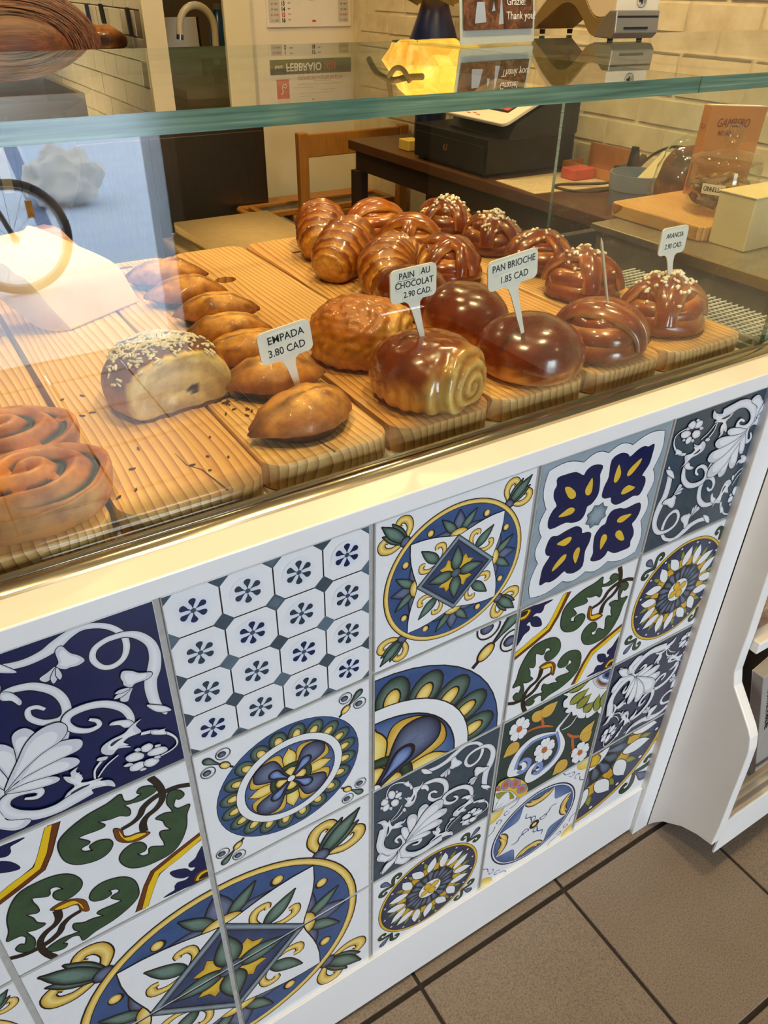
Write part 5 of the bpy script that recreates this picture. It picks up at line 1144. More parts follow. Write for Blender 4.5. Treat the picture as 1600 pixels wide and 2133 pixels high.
price_tag(.150, (-.0075, 1.0535), .056, .0325, [('EMPADA', .001, .0062, .037, .0115, .0106, .95), ('3.80 CAD', .0, -.0068, .038, .012, .0106, .92)], 'EMPADA 3.80 CAD price tag in the front empada', .13, (.0045, .142, 1.001))
price_tag(.125, (.1215, 1.0965), .054, .033, [('PAIN', -.0085, .0095, .021, .0095, .0088, .95), ('AU', .0135, .0105, .013, .0090, .0088, .9), ('CHOCOLAT', .0005, .0005, .042, .0095, .0088, .92), ('2.90 CAD.', .0045, -.0095, .036, .0095, .0084, .92)], 'PAIN AU CHOCOLAT 2.90 CAD price tag in the glossy front pastry', .04, (.138, .125, 1.028))
price_tag(.100, (.2255, 1.1005), .064, .031, [('PAN BRIOCHE', .0005, .0065, .059, .0105, .0098, .88), ('1.85 CAD', .001, -.0068, .038, .0105, .0100, .90)], 'PAN BRIOCHE 1.85 CAD price tag in the front brioche', .11, (.2485, .103, 1.029))
price_tag(.140, (.514, 1.0815), .047, .033, [('ARANCIA', .0, .0065, .036, .011, .0082, .85), ('2.90 CAD.', .001, -.0062, .036, .0105, .0088, .82)], 'ARANCIA 2.90 CAD price tag in the rightmost sugared bun', .0, (.5265, .14, 1.022))

# ---------------------------------------------------------------- desk with the till
t = thing('desk', 'dark walnut desk along the brick wall carrying the cash register', 'table', (1.63, 1.7, 0))
obj('table_top', bbox_bev((1.405, .85, .765), (1.850, 2.52, .80), .003), M_TABLE, t)
obj('apron', boxbm((1.425, .83, .69), (1.445, 2.49, .7645)), M_TLEG, t)
for x, y in ((1.43, 2.47), (1.81, 2.47), (1.43, .85), (1.81, .85), (1.81, 1.62)): obj('leg', boxbm((x - .025, y - .025, 0), (x + .025, y + .025, .69 if x < 1.5 else .764)), M_TLEG, t)
t = thing('cash_box', 'black metal cash drawer box with round lock under the till', 'cash drawer', (1.615, 1.856, .80))
obj('body', bbox_bev((1.428, 1.645, .81), (1.805, 2.07, .918), .003), M_BLACK, t)
obj('drawer', bbox_bev((1.4225, 1.655, .818), (1.4275, 2.06, .895), .001), M_BLACK, t)
bm = bmesh.new(); lathe(bm, [(.010, 0), (.011, .003), (.007, .004), (.007, .0035)], (0, 0, 0), 16); rotbm(bm, -pi / 2, 'Y', (0, 0, 0)); bm.transform(Matrix.Translation((1.4225, 1.868, .864))); obj('lock', bm, pm('brass', rgb(196, 160, 92), .3, .1, 40, metal=1.0), t)
for x in (1.45, 1.78):
    for y in (1.67, 2.04): obj('foot', boxbm((x - .012, y - .012, .80), (x + .012, y + .012, .81)), M_BLACK, t)
t = thing('cash_register', 'cash register with white keypad panel on the black drawer', 'cash register', (1.6, 1.76, .918))
bm = bmesh.new(); prism(bm, [(1.475, .9185), (1.77, .9185), (1.77, 1.10), (1.72, 1.12), (1.66, 1.035), (1.50, .966)], 1.60, 1.93, 'y'); obj('housing', bm, M_BLACK, t, bevel=.006)
bm = bmesh.new(); prism(bm, rrect(0, 0, .235, .335, .022, 5), 0, .012); rotbm(bm, -.40, 'Y', (0, 0, 0)); bm.transform(Matrix.Translation((1.448, 1.592, .958))); o = obj('keypad_panel', bm, pm('ivory_plastic', rgb(236, 230, 214), .4, .04, 30), t, bevel=.003)
def onpanel(bm): rotbm(bm, -.40, 'Y', (0, 0, 0)); bm.transform(Matrix.Translation((1.448, 1.592, .958)))
bm = bmesh.new(); box(bm, (.058, .05, .012), (.20, .235, .0145)); onpanel(bm); obj('key_tray', bm, M_BLACK, o)
mk = [pm('grey_key', rgb(120, 124, 130), .5, .1, 40), pm('tan_key', rgb(176, 164, 140), .5, .1, 40), pm('red_key', rgb(206, 92, 76), .5, .1, 40)]
for r in range(5):
    for c_ in range(7):
        x0, y0 = .062 + r * .0275, .054 + c_ * .0258; bm = bmesh.new(); box(bm, (x0, y0, .0145), (x0 + .0235, y0 + .022, .0185)); onpanel(bm)
        obj('key', bm, mk[2] if (r, c_) in ((0, 0), (3, 1)) else mk[1] if r < 2 and c_ > 1 else mk[0], o, label=None)
bm = bmesh.new()
for k in range(4): box(bm, (.018 + .006 * (k % 2), .15 + k * .025, .0121), (.022 + .006 * (k % 2), .168 + k * .025, .0125))
onpanel(bm); obj('red_print', bm, M_RED, o)
# papers, red box, pen tray
bm = bmesh.new(); prism(bm, [(1.425, 1.396), (1.598, 1.376), (1.79, 1.345), (1.80, 1.60), (1.44, 1.605)], .8005, .8025)
tag(obj('paper_sheet', bm, blot('printed_sheet', [(.35, rgb(206, 184, 142)), (.55, rgb(226, 208, 168)), (.7, rgb(236, 224, 190))], 30)), 'printed paper sheets lying in front of the black cash drawer', 'paper')
t = thing('red_box', 'small red eraser box on the papers right of the cash drawer', 'box', (1.70, 1.50, .8026)); bm = bbox_bev((1.655, 1.468, .8026), (1.745, 1.535, .836), .004); obj('body', bm, pm('red_rubber', rgb(206, 84, 60), .6, .1, 30), t)
t = thing('pen_tray', 'wooden tray with tall back board against the brick wall', 'tray', (1.80, 1.54, .8026)); mw = M_CHAIR
z = .8026
obj('bottom', boxbm((1.75, 1.40, z), (1.85, 1.63, z + .008)), mw, t); obj('back', boxbm((1.842, 1.40, z + .008), (1.85, 1.60, z + .085)), mw, t); obj('front', boxbm((1.75, 1.40, z + .008), (1.757, 1.63, z + .03)), mw, t)
obj('side', boxbm((1.757, 1.40, z + .008), (1.8419, 1.407, z + .03)), mw, t); obj('side', boxbm((1.757, 1.623, z + .008), (1.8419, 1.63, z + .03)), mw, t)
# grey pot with receipts
t = thing('grey_pot', 'grey plastic pot stuffed with receipts on the desk', 'pot', (1.60, 1.155, .80)); bm = bmesh.new()
lathe(bm, [(.074, .0005), (.080, .044), (.0815, .045), (.083, .088), (.080, .088), (.0785, .046), (.072, .004)], (1.60, 1.155, .80), 40); obj('pot', bm, pm('grey_plastic', rgb(128, 148, 178), .45, .05, 30), t, .6)
random.seed(8)
for k in range(4):
    t2 = thing('receipt', 'crumpled cream receipts sticking out of the grey pot', 'receipt', (1.62, 1.14, .81), 'receipts in the grey pot') 
    a = k * .12; bm = bmesh.new(); x0, y0 = 1.566 + .013 * k, 1.115 + .021 * k; rows = []
    for q in range(7):
        f = q / 6; rows.append([(x0 + .085 * f + .006 * noise.noise(Vector((f * 4, k, w))), y0 - .055 * f + w, .815 + .105 * f + .012 * k * f * .5 + .006 * noise.noise(Vector((f * 3, w * 30, k)))) for w in (0, .018, .036)])
    V = [[bm.verts.new(p) for p in r] for r in rows]
    for r1, r2 in zip(V, V[1:]):
        for i in range(2): bm.faces.new((r1[i], r1[i + 1], r2[i + 1], r2[i]))
    o = obj('slip', bm, pm('receipt_paper', rgb(232, 220, 178), .8, .1, 40), t2, .8); m = o.modifiers.new('t', 'SOLIDIFY'); m.thickness = .0007
# charger and cable behind the pot
t = thing('phone_charger', 'black charger with looping cable behind the grey pot', 'cable', (1.68, 1.30, .80))
bm = bmesh.new(); tube(bm, catmull([(1.70, 1.31, .83), (1.66, 1.36, .815), (1.58, 1.44, .806), (1.53, 1.42, .806), (1.55, 1.34, .806), (1.62, 1.29, .812), (1.69, 1.28, .83)], 8), .0045, 8); obj('loop', bm, M_BLACK, t, 1)
bm = bmesh.new(); tube(bm, catmull([(1.72, 1.28, .86), (1.74, 1.24, .91), (1.76, 1.18, .94), (1.77, 1.11, .93), (1.75, 1.06, .90)], 8), .0045, 8); obj('cord', bm, M_BLACK, t, 1)
obj('plug', bbox_bev((1.665, 1.27, .80), (1.725, 1.32, .875), .004), M_BLACK, t)
bm = bmesh.new(); prism(bm, [(1.69, .875), (1.70, .93), (1.712, .93), (1.725, .89), (1.75, .905), (1.755, .895), (1.72, .875)], 1.272, 1.29, 'y'); obj('clip', bm, M_BLACK, t)
tag(obj('yellow_box', bbox_bev((1.47, 2.17, .8005), (1.53, 2.24, .838), .003), pm('yellow_card', rgb(206, 176, 84), .6, .1, 30)), 'small yellow box at the far end of the desk behind the drawer', 'box')
# bread in a bag
t = thing('bagged_loaf', 'dark brown loaf in a clear bag leaning behind the orange book', 'bread', (1.52, .93, .80)); bm = bmesh.new(); L = vcol(bm)
dome(bm, .085, .075, .20, lambda p, w, ph: ramp3(.5 + noise.noise(p * 26), [(0, rgb(60, 34, 18)), (.5, rgb(120, 74, 38)), (1, rgb(150, 104, 60))]), lambda p, w, ph: .006 * noise.noise(p * 30), 40, 24, .4)
place(bm, Vector((1.515, .925, .8)), .3); obj('loaf', bm, M_DOUGH, t, 4)
M_FILM = glass_thin('clear_film')
bm = bmesh.new(); dome(bm, .095, .085, .225, lambda p, w, ph: (1, 1, 1, 1), lambda p, w, ph: .012 * noise.noise(p * 22) + .005 * noise.noise(p * 70), 40, 24, .4); place(bm, Vector((1.515, .925, .8005)), .3); obj('film', bm, M_FILM, t, 4)

# ---------------------------------------------------------------- low drinks fridge right of the case
t = thing('counter_fridge', 'low refrigerated unit with brass edged steel top right of the glass case', 'fridge', (1.35, .40, 0))
obj('top', bbox_bev((1.035, .04, .885), (1.39, .775, .90), .002), pm('satin_steel_top', rgb(176, 166, 146), .38, .12, 14, metal=.8), t)
obj('trim', bbox_bev((1.026, .04, .880), (1.0345, .56, .901), .001), pm('brass_trim', rgb(226, 190, 110), .25, .1, 20, metal=1.0), t)
obj('side_panel', boxbm((1.04, .045, .0), (1.06, .77, .884)), pm('grey_side', rgb(124, 118, 110), .3, .1, 8), t)
obj('body', boxbm((1.0605, .045, .0), (1.388, .77, .884)), pm('black_body', rgb(30, 28, 26), .5, .2, 10), t)
t = thing('cold_well', 'dark chilled well with grey walls seen through the right side glass', 'fridge', (.83, .35, 0)); md = pm('well_dark', rgb(44, 42, 40), .5, .2, 20)
obj('floor_plate', boxbm((.632, .05, .60), (1.0, .74, .62)), md, t); obj('wall', boxbm((.632, .72, .62), (1.0, .74, .90)), md, t); obj('wall', boxbm((1.0, .05, .0), (1.025, .74, .80)), pm('well_grey', rgb(128, 122, 116), .4, .1, 10), t)
obj('base', boxbm((.632, .05, .0), (.9995, .719, .5995)), md, t); 
bm = bmesh.new(); prism(bm, [(1.0 - .002, .70)] and [(.12, .64), (.46, .64), (.46, .72), (.40, .745), (.29, .755), (.18, .745), (.12, .72)], .992, .9995, 'x'); obj('dark_inside_plate', bm, M_BLACK, t)  # black curved plate added for the dark interior of the well
t = thing('wire_rack', 'white wire grid shelf beside the right end board', 'rack', (.68, .22, .62)); mwire = pm('white_wire', rgb(226, 224, 216), .4, .05, 60)
bm = bmesh.new()
for k in range(10): tube(bm, [(.628 + k * .009, .06, .957), (.628 + k * .009, .36, .957)], .0011, 5)
for k in range(31): tube(bm, [(.626, .062 + k * .0098, .9592), (.712, .062 + k * .0098, .9592)], .0011, 5)
obj('grid', bm, mwire, t, kind='stuff')
for x, y in ((.640, .075), (.705, .075), (.640, .345), (.705, .345)): bm = bmesh.new(); tube(bm, [(x, y, .62), (x, y, .956)], .002, 6); obj('leg', bm, mwire, t)
t = thing('serving_plank', 'pale wooden plank under the cinnamon jar and orange book', 'plank', (1.27, .66, .90)); bm = bmesh.new(); prism(bm, rrect(1.115, .545, 1.50, .805, .02, 5), .9005, .930); obj('board', bm, M_PINE, t, bevel=.003)
# jar
JX, JY, JZ = 1.255, .625, .9305
t = thing('cinnamon_jar', 'glass jar with ball knob lid labelled CANNELLA', 'jar', (JX, JY, JZ)); bm = bmesh.new()
lathe(bm, [(.066, 0), (.071, .003), (.072, .012), (.072, .096), (.069, .100), (.0665, .096), (.0695, .089), (.0695, .014), (.062, .008)], (JX, JY, JZ), 48, cap=(True, True)); obj('glass_body', bm, M_GLASS, t, .7)
bm = bmesh.new(); lathe(bm, [(.069, .1005), (.0725, .1025), (.072, .107), (.058, .115), (.036, .122), (.014, .125), (.012, .129), (.018, .135), (.0225, .147), (.021, .160), (.013, .169), (.004, .172)], (JX, JY, JZ), 40, cap=(True, True)); ld = obj('lid', bm, M_GLASS, t, 4)
random.seed(21); mch = [pm('cinnamon_bark', rgb(140, 90, 46), .6, .4, 30), pm('dried_orange', rgb(196, 146, 78), .6, .4, 30), pm('greyed_bark', rgb(150, 124, 98), .6, .3, 30)]
for k in range(110):
    r = .052 * sqrt(random.random()); a = random.uniform(0, 6.28); x, y, zz = JX + r * cos(a), JY + r * sin(a), JZ + .016 + .050 * (k / 110); bm = bmesh.new(); d = Vector((random.uniform(-1, 1), random.uniform(-1, 1), random.uniform(-.4, .4))).normalized() * .014
    tube(bm, [Vector((x, y, zz)) - d, Vector((x, y, zz)), Vector((x, y, zz)) + d], [.005, .0085, .005], 7); obj('spice_stick', bm, mch[k % 3], t, .8)
a = atan2(CAM.y - JY, CAM.x - JX) - .22
bm = bmesh.new(); seg = 10; hw = .33
P = [(a - hw + 2 * hw * k / seg) for k in range(seg + 1)]
lo = [bm.verts.new((JX + .0725 * cos(w), JY + .0725 * sin(w), JZ + .046)) for w in P]; hi = [bm.verts.new((JX + .0725 * cos(w), JY + .0725 * sin(w), JZ + .066)) for w in P]
for k in range(seg): bm.faces.new((lo[k], lo[k + 1], hi[k + 1], hi[k]))
lb = obj('paper_label', bm, M_PAPER, t)
for k, ch in enumerate('CANNELLA'):
    w = a - .265 + .53 * (k + .5) / 8; text(ch, (JX + .0728 * cos(w), JY + .0728 * sin(w), JZ + .056), .0135, M_INK, lb, (pi / 2, 0, w + pi / 2), ext=.0001, sx=.85)
# orange book
t = thing('orange_book', 'orange book with maroon title standing behind the glass jar', 'book', (1.41, .77, .9305)); mo = pm('orange_cover', rgb(196, 128, 58), .45, .12, 8)
def bk_(bm): rotbm(bm, -.10, 'Z', (1.33, .770, 0)); rotbm(bm, .06, 'Y', (1.33, .770, .9305)); return bm
obj('cover', bk_(bbox_bev((1.33, .757, .9305), (1.505, .783, 1.118), .001, 1)), mo, t)
obj('pages', bk_(boxbm((1.334, .759, 1.1182), (1.504, .781, 1.1192))), M_PAPER, t)
mdr = pm('maroon_print', rgb(120, 34, 26), .5, .1, 40)
def onbk(p): v = Matrix.Translation((1.33, .770, 0)) @ Matrix.Rotation(-.10, 4, 'Z') @ Matrix.Translation((-1.33, -.770, 0)) @ Vector(p); c = Vector((1.33, .770, .9305)); return c + Matrix.Rotation(.06, 3, 'Y') @ (v - c)
text('GAMBERO', onbk((1.405, .7555, 1.083)), .026, mdr, t, (pi / 2, .06, -.10), 'title', sx=.85, shear=.25)
text('ROSSO', onbk((1.385, .7555, 1.062)), .014, mdr, t, (pi / 2, .06, -.10), 'title', sx=.9)
text('U', onbk((1.3285, .770, 1.075)), .016, mdr, t, (pi / 2, .06, -pi / 2 - .10), 'emblem')
o = obj('red_mark', bk_(boxbm((1.3288, .762, .945), (1.3299, .778, .965))), mdr, t)
# cream carton at the edge
t = thing('cream_carton', 'cream cardboard box standing on the steel top at the right edge', 'box', (1.21, .50, .9005)); obj('body', bbox_bev((1.135, .455, .9005), (1.30, .54, 1.000), .002), pm('cream_card', rgb(236, 218, 168), .7, .05, 10), t)
obj('flap', boxbm((1.133, .453, 1.0005), (1.302, .542, 1.0025)), pm('cream_card', rgb(236, 218, 168)), t)

# ---------------------------------------------------------------- on the glass shelf
S0 = 1.2741
t = thing('card_terminal', 'white and olive card payment terminal on the glass shelf', 'card terminal', (.66, .48, S0))
def T_(bm): rotbm(bm, -.10, 'Z', (.655, .40, 0)); return bm
bot = catmull([(.392, .020), (.400, .006), (.425, .004), (.442, .008), (.462, .026), (.485, .040), (.510, .040), (.545, .022), (.575, .006)], 5)
top = [(.578, .020), (.545, .046), (.510, .064), (.485, .064), (.462, .050), (.442, .032), (.425, .026), (.400, .030), (.392, .034)]
bm = bmesh.new(); prism(bm, [(y, S0 + z) for y, z in bot + catmull(top, 5)], .620, .695, 'x'); obj('base_shell', T_(bm), pm('olive_grey_plastic', rgb(138, 118, 76), .4, .1, 20), t, .5, bevel=.002)
up_ = [(.578, .0205)] + [(y, z + .0005) for y, z in catmull(top, 5)] + [(.390, .072), (.396, .092), (.43, .096), (.50, .085), (.579, .034)]
bm = bmesh.new(); prism(bm, [(y, S0 + z) for y, z in up_], .6205, .6945, 'x'); obj('top_shell', T_(bm), pm('white_terminal', rgb(232, 222, 200), .3, .05, 20), t, .5, bevel=.002)
bm = bmesh.new(); prism(bm, [(y, S0 + z) for y, z in [(.386, .010), (.394, .003), (.430, .003), (.416, .026), (.402, .036), (.388, .036)]], .6195, .6955, 'x'); obj('card_slot', T_(bm), pm('silver_grey', rgb(150, 146, 138), .35, .1, 20, metal=.4), t, bevel=.0015)
obj('slot', T_(boxbm((.634, .3854, S0 + .014), (.676, .3862, S0 + .017))), M_BLACK, t); obj('slot', T_(boxbm((.622, .3872, S0 + .0275), (.693, .3878, S0 + .030))), M_BLACK, t)
obj('button', T_(boxbm((.648, .3892, S0 + .0565), (.672, .3899, S0 + .061))), M_BLACK, t)
bm = bmesh.new(); c0 = (.662, S0 + .047)
for i in range(24): a0, a1 = 2 * pi * i / 24, 2 * pi * (i + 1) / 24; bm.faces.new([bm.verts.new((c0[0] + r * cos(w), .3899, c0[1] + r * sin(w))) for r, w in ((.0085, a0), (.0085, a1), (.0079, a1), (.0079, a0))])
emb = obj('contactless_emblem', T_(bm), M_INK, t)
bm = bmesh.new(); prism(bm, [(c0[0] - .005, c0[1] - .0015), (c0[0] - .0015, c0[1] - .0015), (c0[0] + .001, c0[1] - .0045), (c0[0] + .001, c0[1] + .0045), (c0[0] - .0015, c0[1] + .0015), (c0[0] - .005, c0[1] + .0015)], .3892, .3899, 'y'); obj('hand', T_(bm), M_INK, emb)
for k in range(3):
    bm = bmesh.new()
    for i in range(6): a0, a1 = -.8 + 1.6 * i / 6, -.8 + 1.6 * (i + 1) / 6; r0 = .0018 + k * .0018; bm.faces.new([bm.verts.new((c0[0] + .0012 + r * cos(w), .3899, c0[1] + r * sin(w))) for r, w in ((r0, a0), (r0, a1), (r0 + .0007, a1), (r0 + .0007, a0))])
    obj('wave', T_(bm), M_INK, emb)
for x in (.632, .684):
    for y in (.408, .568): bm = bmesh.new(); lathe(bm, [(.004, 0), (.0045, .006)], (x, y, S0), 10); obj('foot', T_(bm), M_BLACK, t)
# thank-you card in an acrylic stand
t = thing('thank_you_card', 'acrylic stand with brown bakery photo card reading Grazie! Thank you!', 'sign', (.42, .40, S0))
ang = atan2(.02, .137)
def K(bm, lean=True):
    if lean: rotbm(bm, -.12, 'X', (0, 0, S0 + .001))
    rotbm(bm, ang, 'Z', (0, 0, 0)); bm.transform(Matrix.Translation((.354, .382, 0))); return bm
bm = bmesh.new(); prism(bm, rrect(0, S0 + .001, .139, S0 + .20, .004), .0, .0025, 'y'); obj('acrylic_front', K(bm), M_GLASS, t)
bm = bmesh.new(); prism(bm, rrect(.002, S0 + .0025, .137, S0 + .199, .003), .0027, .0035, 'y'); cd = obj('card', K(bm), M_PAPER, t)
bm = bmesh.new(); prism(bm, [(.006, S0 + .017), (.130, S0 + .017), (.130, S0 + .19), (.006, S0 + .19)], -.0006, -.0002, 'y'); ph = obj('photo', K(bm), blot('bakery_photo', [(.3, rgb(40, 26, 20)), (.48, rgb(92, 58, 38)), (.6, rgb(140, 92, 58)), (.75, rgb(84, 62, 52))], 60), cd)
mwp = pm('white_print', rgb(240, 238, 234), .5, .03, 20); mgl = pm('pale_blue_print', rgb(176, 186, 200), .5, .1, 30)
for x0, x1, z0, z1, m in ((.024, .044, .024, .046, mgl), (.066, .075, .022, .048, mgl), (.054, .060, .036, .046, mgl)):
    bm = bmesh.new(); prism(bm, [(x0, S0 + z0), (x1, S0 + z0 + .001), (x1 - .003, S0 + z1), (x0 + .004, S0 + z1)], -.0009, -.0007, 'y'); obj('print_patch', K(bm), m, cd)
def Kp(x, z): v = Vector((x, -.0011, S0 + z)); v = Vector((0, 0, S0)) + Matrix.Rotation(-.12, 3, 'X') @ (v - Vector((0, 0, S0))); return Vector((.354, .382, 0)) + Matrix.Rotation(ang, 3, 'Z') @ v
text('Grazie!', Kp(.080, .046), .0120, mwp, cd, (pi / 2 - .12, 0, ang), align='LEFT'); text('Thank you!', Kp(.080, .031), .0120, mwp, cd, (pi / 2 - .12, 0, ang), align='LEFT')
obj('acrylic_foot', K(boxbm((.0, -.0 + .004, S0 + .0), (.139, .10, S0 + .0022)), False), M_GLASS, t)
# lamp with navy base and crumpled paper shade
LX, LY = 1.62, 2.25
t = thing('paper_lamp', 'glowing crumpled yellow paper lamp on a navy base behind the till', 'lamp', (LX, LY, .80))
bm = bmesh.new(); lathe(bm, [(.055, .0005), (.062, .01), (.060, .10), (.078, .20), (.092, .29), (.088, .36), (.062, .43), (.046, .48), (.02, .49)], (LX, LY, .80), 32); obj('base', bm, pm('navy_glaze', rgb(22, 34, 78), .35, .2, 10), t, 4)
k = NT('glowing_paper'); v = k.coords(); c = k.ramp(k.noise(v, 9, 5, .65, 1.2), [(.3, (1.0, .26, .01, 1)), (.46, (1, .48, .04, 1)), (.60, (1, .66, .13, 1)), (.75, (1, .86, .36, 1))])
k.base(rgb(240, 200, 90)); k.link(c, k.b.inputs['Emission Color']); k.b.inputs['Emission Strength'].default_value = 1.15; k.set(Roughness=.8); M_GLOW = k.m
bm = bmesh.new(); bmesh.ops.create_icosphere(bm, subdivisions=3, radius=1)
for v in bm.verts:
    c = v.co.copy(); n = 1 + .20 * noise.noise(c * 1.7 + Vector((4, 0, 0))) + .10 * noise.noise(c * 4.5); v.co = Vector((LX + c.x * .15 * n, LY + c.y * .21 * n, 1.46 + c.z * .125 * n))
obj('shade', bm, M_GLOW, t, .35)
bm = bmesh.new(); N = 12
lo = [bm.verts.new((LX + (.075 + .03 * (i % 2)) * cos(2 * pi * i / N), LY + (.085 + .03 * (i % 2)) * sin(2 * pi * i / N), 1.262 + .02 * ((i * 5) % 3))) for i in range(N)]
hi = [bm.verts.new((LX + (.13 + .02 * (i % 2)) * cos(2 * pi * i / N), LY + (.145 + .02 * (i % 2)) * sin(2 * pi * i / N), 1.40)) for i in range(N)]
for i in range(N): bm.faces.new((lo[i], lo[(i + 1) % N], hi[(i + 1) % N], hi[i]))
o = obj('paper_collar', bm, pm('unlit_lampshade_paper', rgb(176, 146, 74), .5, .4, 14, bump=.4), t); m = o.modifiers.new('t', 'SOLIDIFY'); m.thickness = .002  # lower edge of the lampshade, its unlit tone put into the paper colour
bm = bmesh.new(); tube(bm, catmull([(LX - .17, LY + .18, 1.46), (LX - .18, LY + .10, 1.50), (LX - .175, LY + .0, 1.515), (LX - .17, LY - .08, 1.50), (LX - .16, LY - .17, 1.49)], 6), .011, 8); tube(bm, catmull([(LX - .178, LY + .03, 1.51), (LX - .15, LY + .06, 1.545), (LX - .12, LY + .09, 1.60)], 5), [.009] * 11, 8); tube(bm, catmull([(LX - .178, LY + .02, 1.505), (LX - .185, LY - .03, 1.475), (LX - .18, LY - .075, 1.475), (LX - .172, LY - .11, 1.51)], 5), .009, 8); obj('twig', bm, pm('dark_twig', rgb(84, 62, 30), .8, .3, 20), t, 1)

# ---------------------------------------------------------------- back of the shop
t = thing('wooden_chair', 'honey coloured wooden chair with its back to the counter', 'chair', (1.56, 2.95, 0))
obj('top_rail', bbox_bev((1.335, 2.745, .700), (1.80, 2.765, .792), .004), M_CHAIR, t)
for x in (1.29, 1.80): obj('rear_leg', rotbm(bbox_bev((x, 2.735, 0), (x + .045, 2.775, .80), .005), 0, 'X', (x, 2.75, .4)), M_CHAIR, t)
for x in (1.29, 1.80): obj('front_leg', bbox_bev((x, 3.10, 0), (x + .045, 3.14, .43), .005), M_CHAIR, t)
obj('seat', bbox_bev((1.27, 2.776, .432), (1.85, 3.15, .462), .006), M_CHAIR, t); obj('seat_rail', boxbm((1.336, 2.745, .38), (1.799, 2.770, .43)), M_CHAIR, t)
t = thing('chalkboard_tray', 'wood framed chalkboard tray lying on the chair seat', 'tray', (1.45, 2.96, .4625))
obj('slate', boxbm((1.15, 2.815, .4665), (1.78, 2.94, .474)), blot('chalky_slate', [(.3, rgb(44, 44, 42)), (.55, rgb(70, 68, 62)), (.7, rgb(120, 114, 102))], 14), t)
for a, b in (((1.12, 2.788, .463), (1.81, 2.8145, .485)), ((1.12, 2.9405, .463), (1.81, 2.967, .485)), ((1.12, 2.815, .463), (1.149, 2.940, .485)), ((1.781, 2.815, .463), (1.81, 2.940, .485))): obj('frame_bar', bbox_bev(a, b, .003), M_CHAIR, t)
bm = bmesh.new(); tube(bm, catmull([(1.119, 2.81, .475), (1.085, 2.815, .478), (1.07, 2.84, .479), (1.07, 2.91, .479), (1.085, 2.94, .478), (1.119, 2.945, .475)], 6), .014, 10); obj('handle', bm, M_CHAIR, t, 1)
t = thing('padded_bench', 'beige padded bench seat between steel cabinet and chair', 'bench', (.785, 2.13, 0)); mb = pm('beige_cloth', rgb(196, 168, 122), .85, .1, 40, bump=.1)
bm = bmesh.new(); box(bm, (.55, 1.82, .44), (1.02, 2.44, .60)); bmesh.ops.bevel(bm, geom=bm.edges[:], offset=.05, segments=5, affect='EDGES'); obj('cushion', bm, mb, t, 4)
for x in (.60, .97):
    for y in (1.87, 2.39): obj('leg', boxbm((x - .02, y - .02, 0), (x + .02, y + .02, .445)), M_TLEG, t)
t = thing('steel_cabinet', 'dark brushed steel cabinet in front of the white wall', 'cabinet', (.75, 3.08, 0))
obj('body', bbox_bev((.20, 2.985, .08), (1.245, 3.19, .80), .004), M_DSTEEL, t); obj('door', bbox_bev((.205, 2.978, .10), (.72, 2.9845, .785), .002), M_DSTEEL, t); obj('door', bbox_bev((.725, 2.978, .10), (1.24, 2.9845, .785), .002), M_DSTEEL, t); obj('plinth', boxbm((.24, 3.0, 0), (1.2, 3.19, .0795)), M_BLACK, t)
# calendar
CX0, CX1, CY = 1.418, 1.848, 3.262
t = thing('wall_calendar', 'wall calendar for February with red and black day numbers', 'calendar', ((CX0 + CX1) / 2, 3.27, 1.153))
obj('sheet', bbox_bev((CX0, CY, 1.153), (CX1, 3.2695, 1.70), .001, 1), pm('calendar_paper', rgb(236, 230, 216), .7, .04, 20), t)
mgr = pm('pale_grey_print', rgb(206, 200, 188), .7, .05, 30); mdk = pm('charcoal_band', rgb(62, 58, 54), .6, .1, 30)
def slab(n, x0, z0, x1, z1, m, d=.0006): return obj(n, boxbm((x0, CY - d, z0), (x1, CY - .0001, z1)), m, t)
slab('month_column', CX0 + .012, 1.170, CX0 + .066, 1.505, mgr); slab('month_column', CX1 - .066, 1.170, CX1 - .012, 1.505, mgr)
hd = slab('header_band', CX0 + .001, 1.522, CX1 - .001, 1.583, mdk)
def ct_(s, x, z, size, m, n='lettering', sx=1, par=None, al='CENTER', bold=0): return text(s, (x, CY - .0014, z), size, m, par or t, (pi / 2, 0, 0), n, al, sx, .0001, bold)
ct_('FEBBRAIO', CX0 + .175, 1.552, .046, mwp, sx=.92, par=hd, bold=.0008); ct_('2026', CX0 + .315, 1.552, .040, M_RED, sx=.9, par=hd, bold=.0008)
ct_('luna', CX0 + .045, 1.552, .024, mwp, par=hd)
wk_ = ['DOM', 'LUN', 'MAR', 'MER', 'GIO', 'VEN', 'SAB']; mgi = pm('grey_ink', rgb(120, 112, 104), .7, .1, 30)
for d in range(1, 29):
    c_, r_ = (0, d - 1) if d <= 16 else (1, d - 17); x = CX0 + .082 + c_ * .146; z = 1.494 - r_ * .0210; m = M_RED if d % 7 == 1 else M_INK
    ct_(str(d), x, z, .0225, m, 'day_number', .85, bold=.0006); ct_(wk_[(d - 1) % 7], x + .023, z + .003, .0075, m, 'day_name', al='LEFT')
for q, n0 in ((0, 0), (1, 15)):
    for d in range(16): ct_('%d  %s' % (d + 16 if True else d, wk_[d % 7]), (CX0 + .039, CX1 - .039)[q], 1.494 - d * .021, .010, M_RED if d % 7 == 0 else mgi, 'small_day')
slab('sunset_mark', CX0 + .228, 1.172, CX0 + .246, 1.180, M_RED)
e = slab('red_square', CX0 + .03, 1.602, CX0 + .094, 1.682, M_RED)
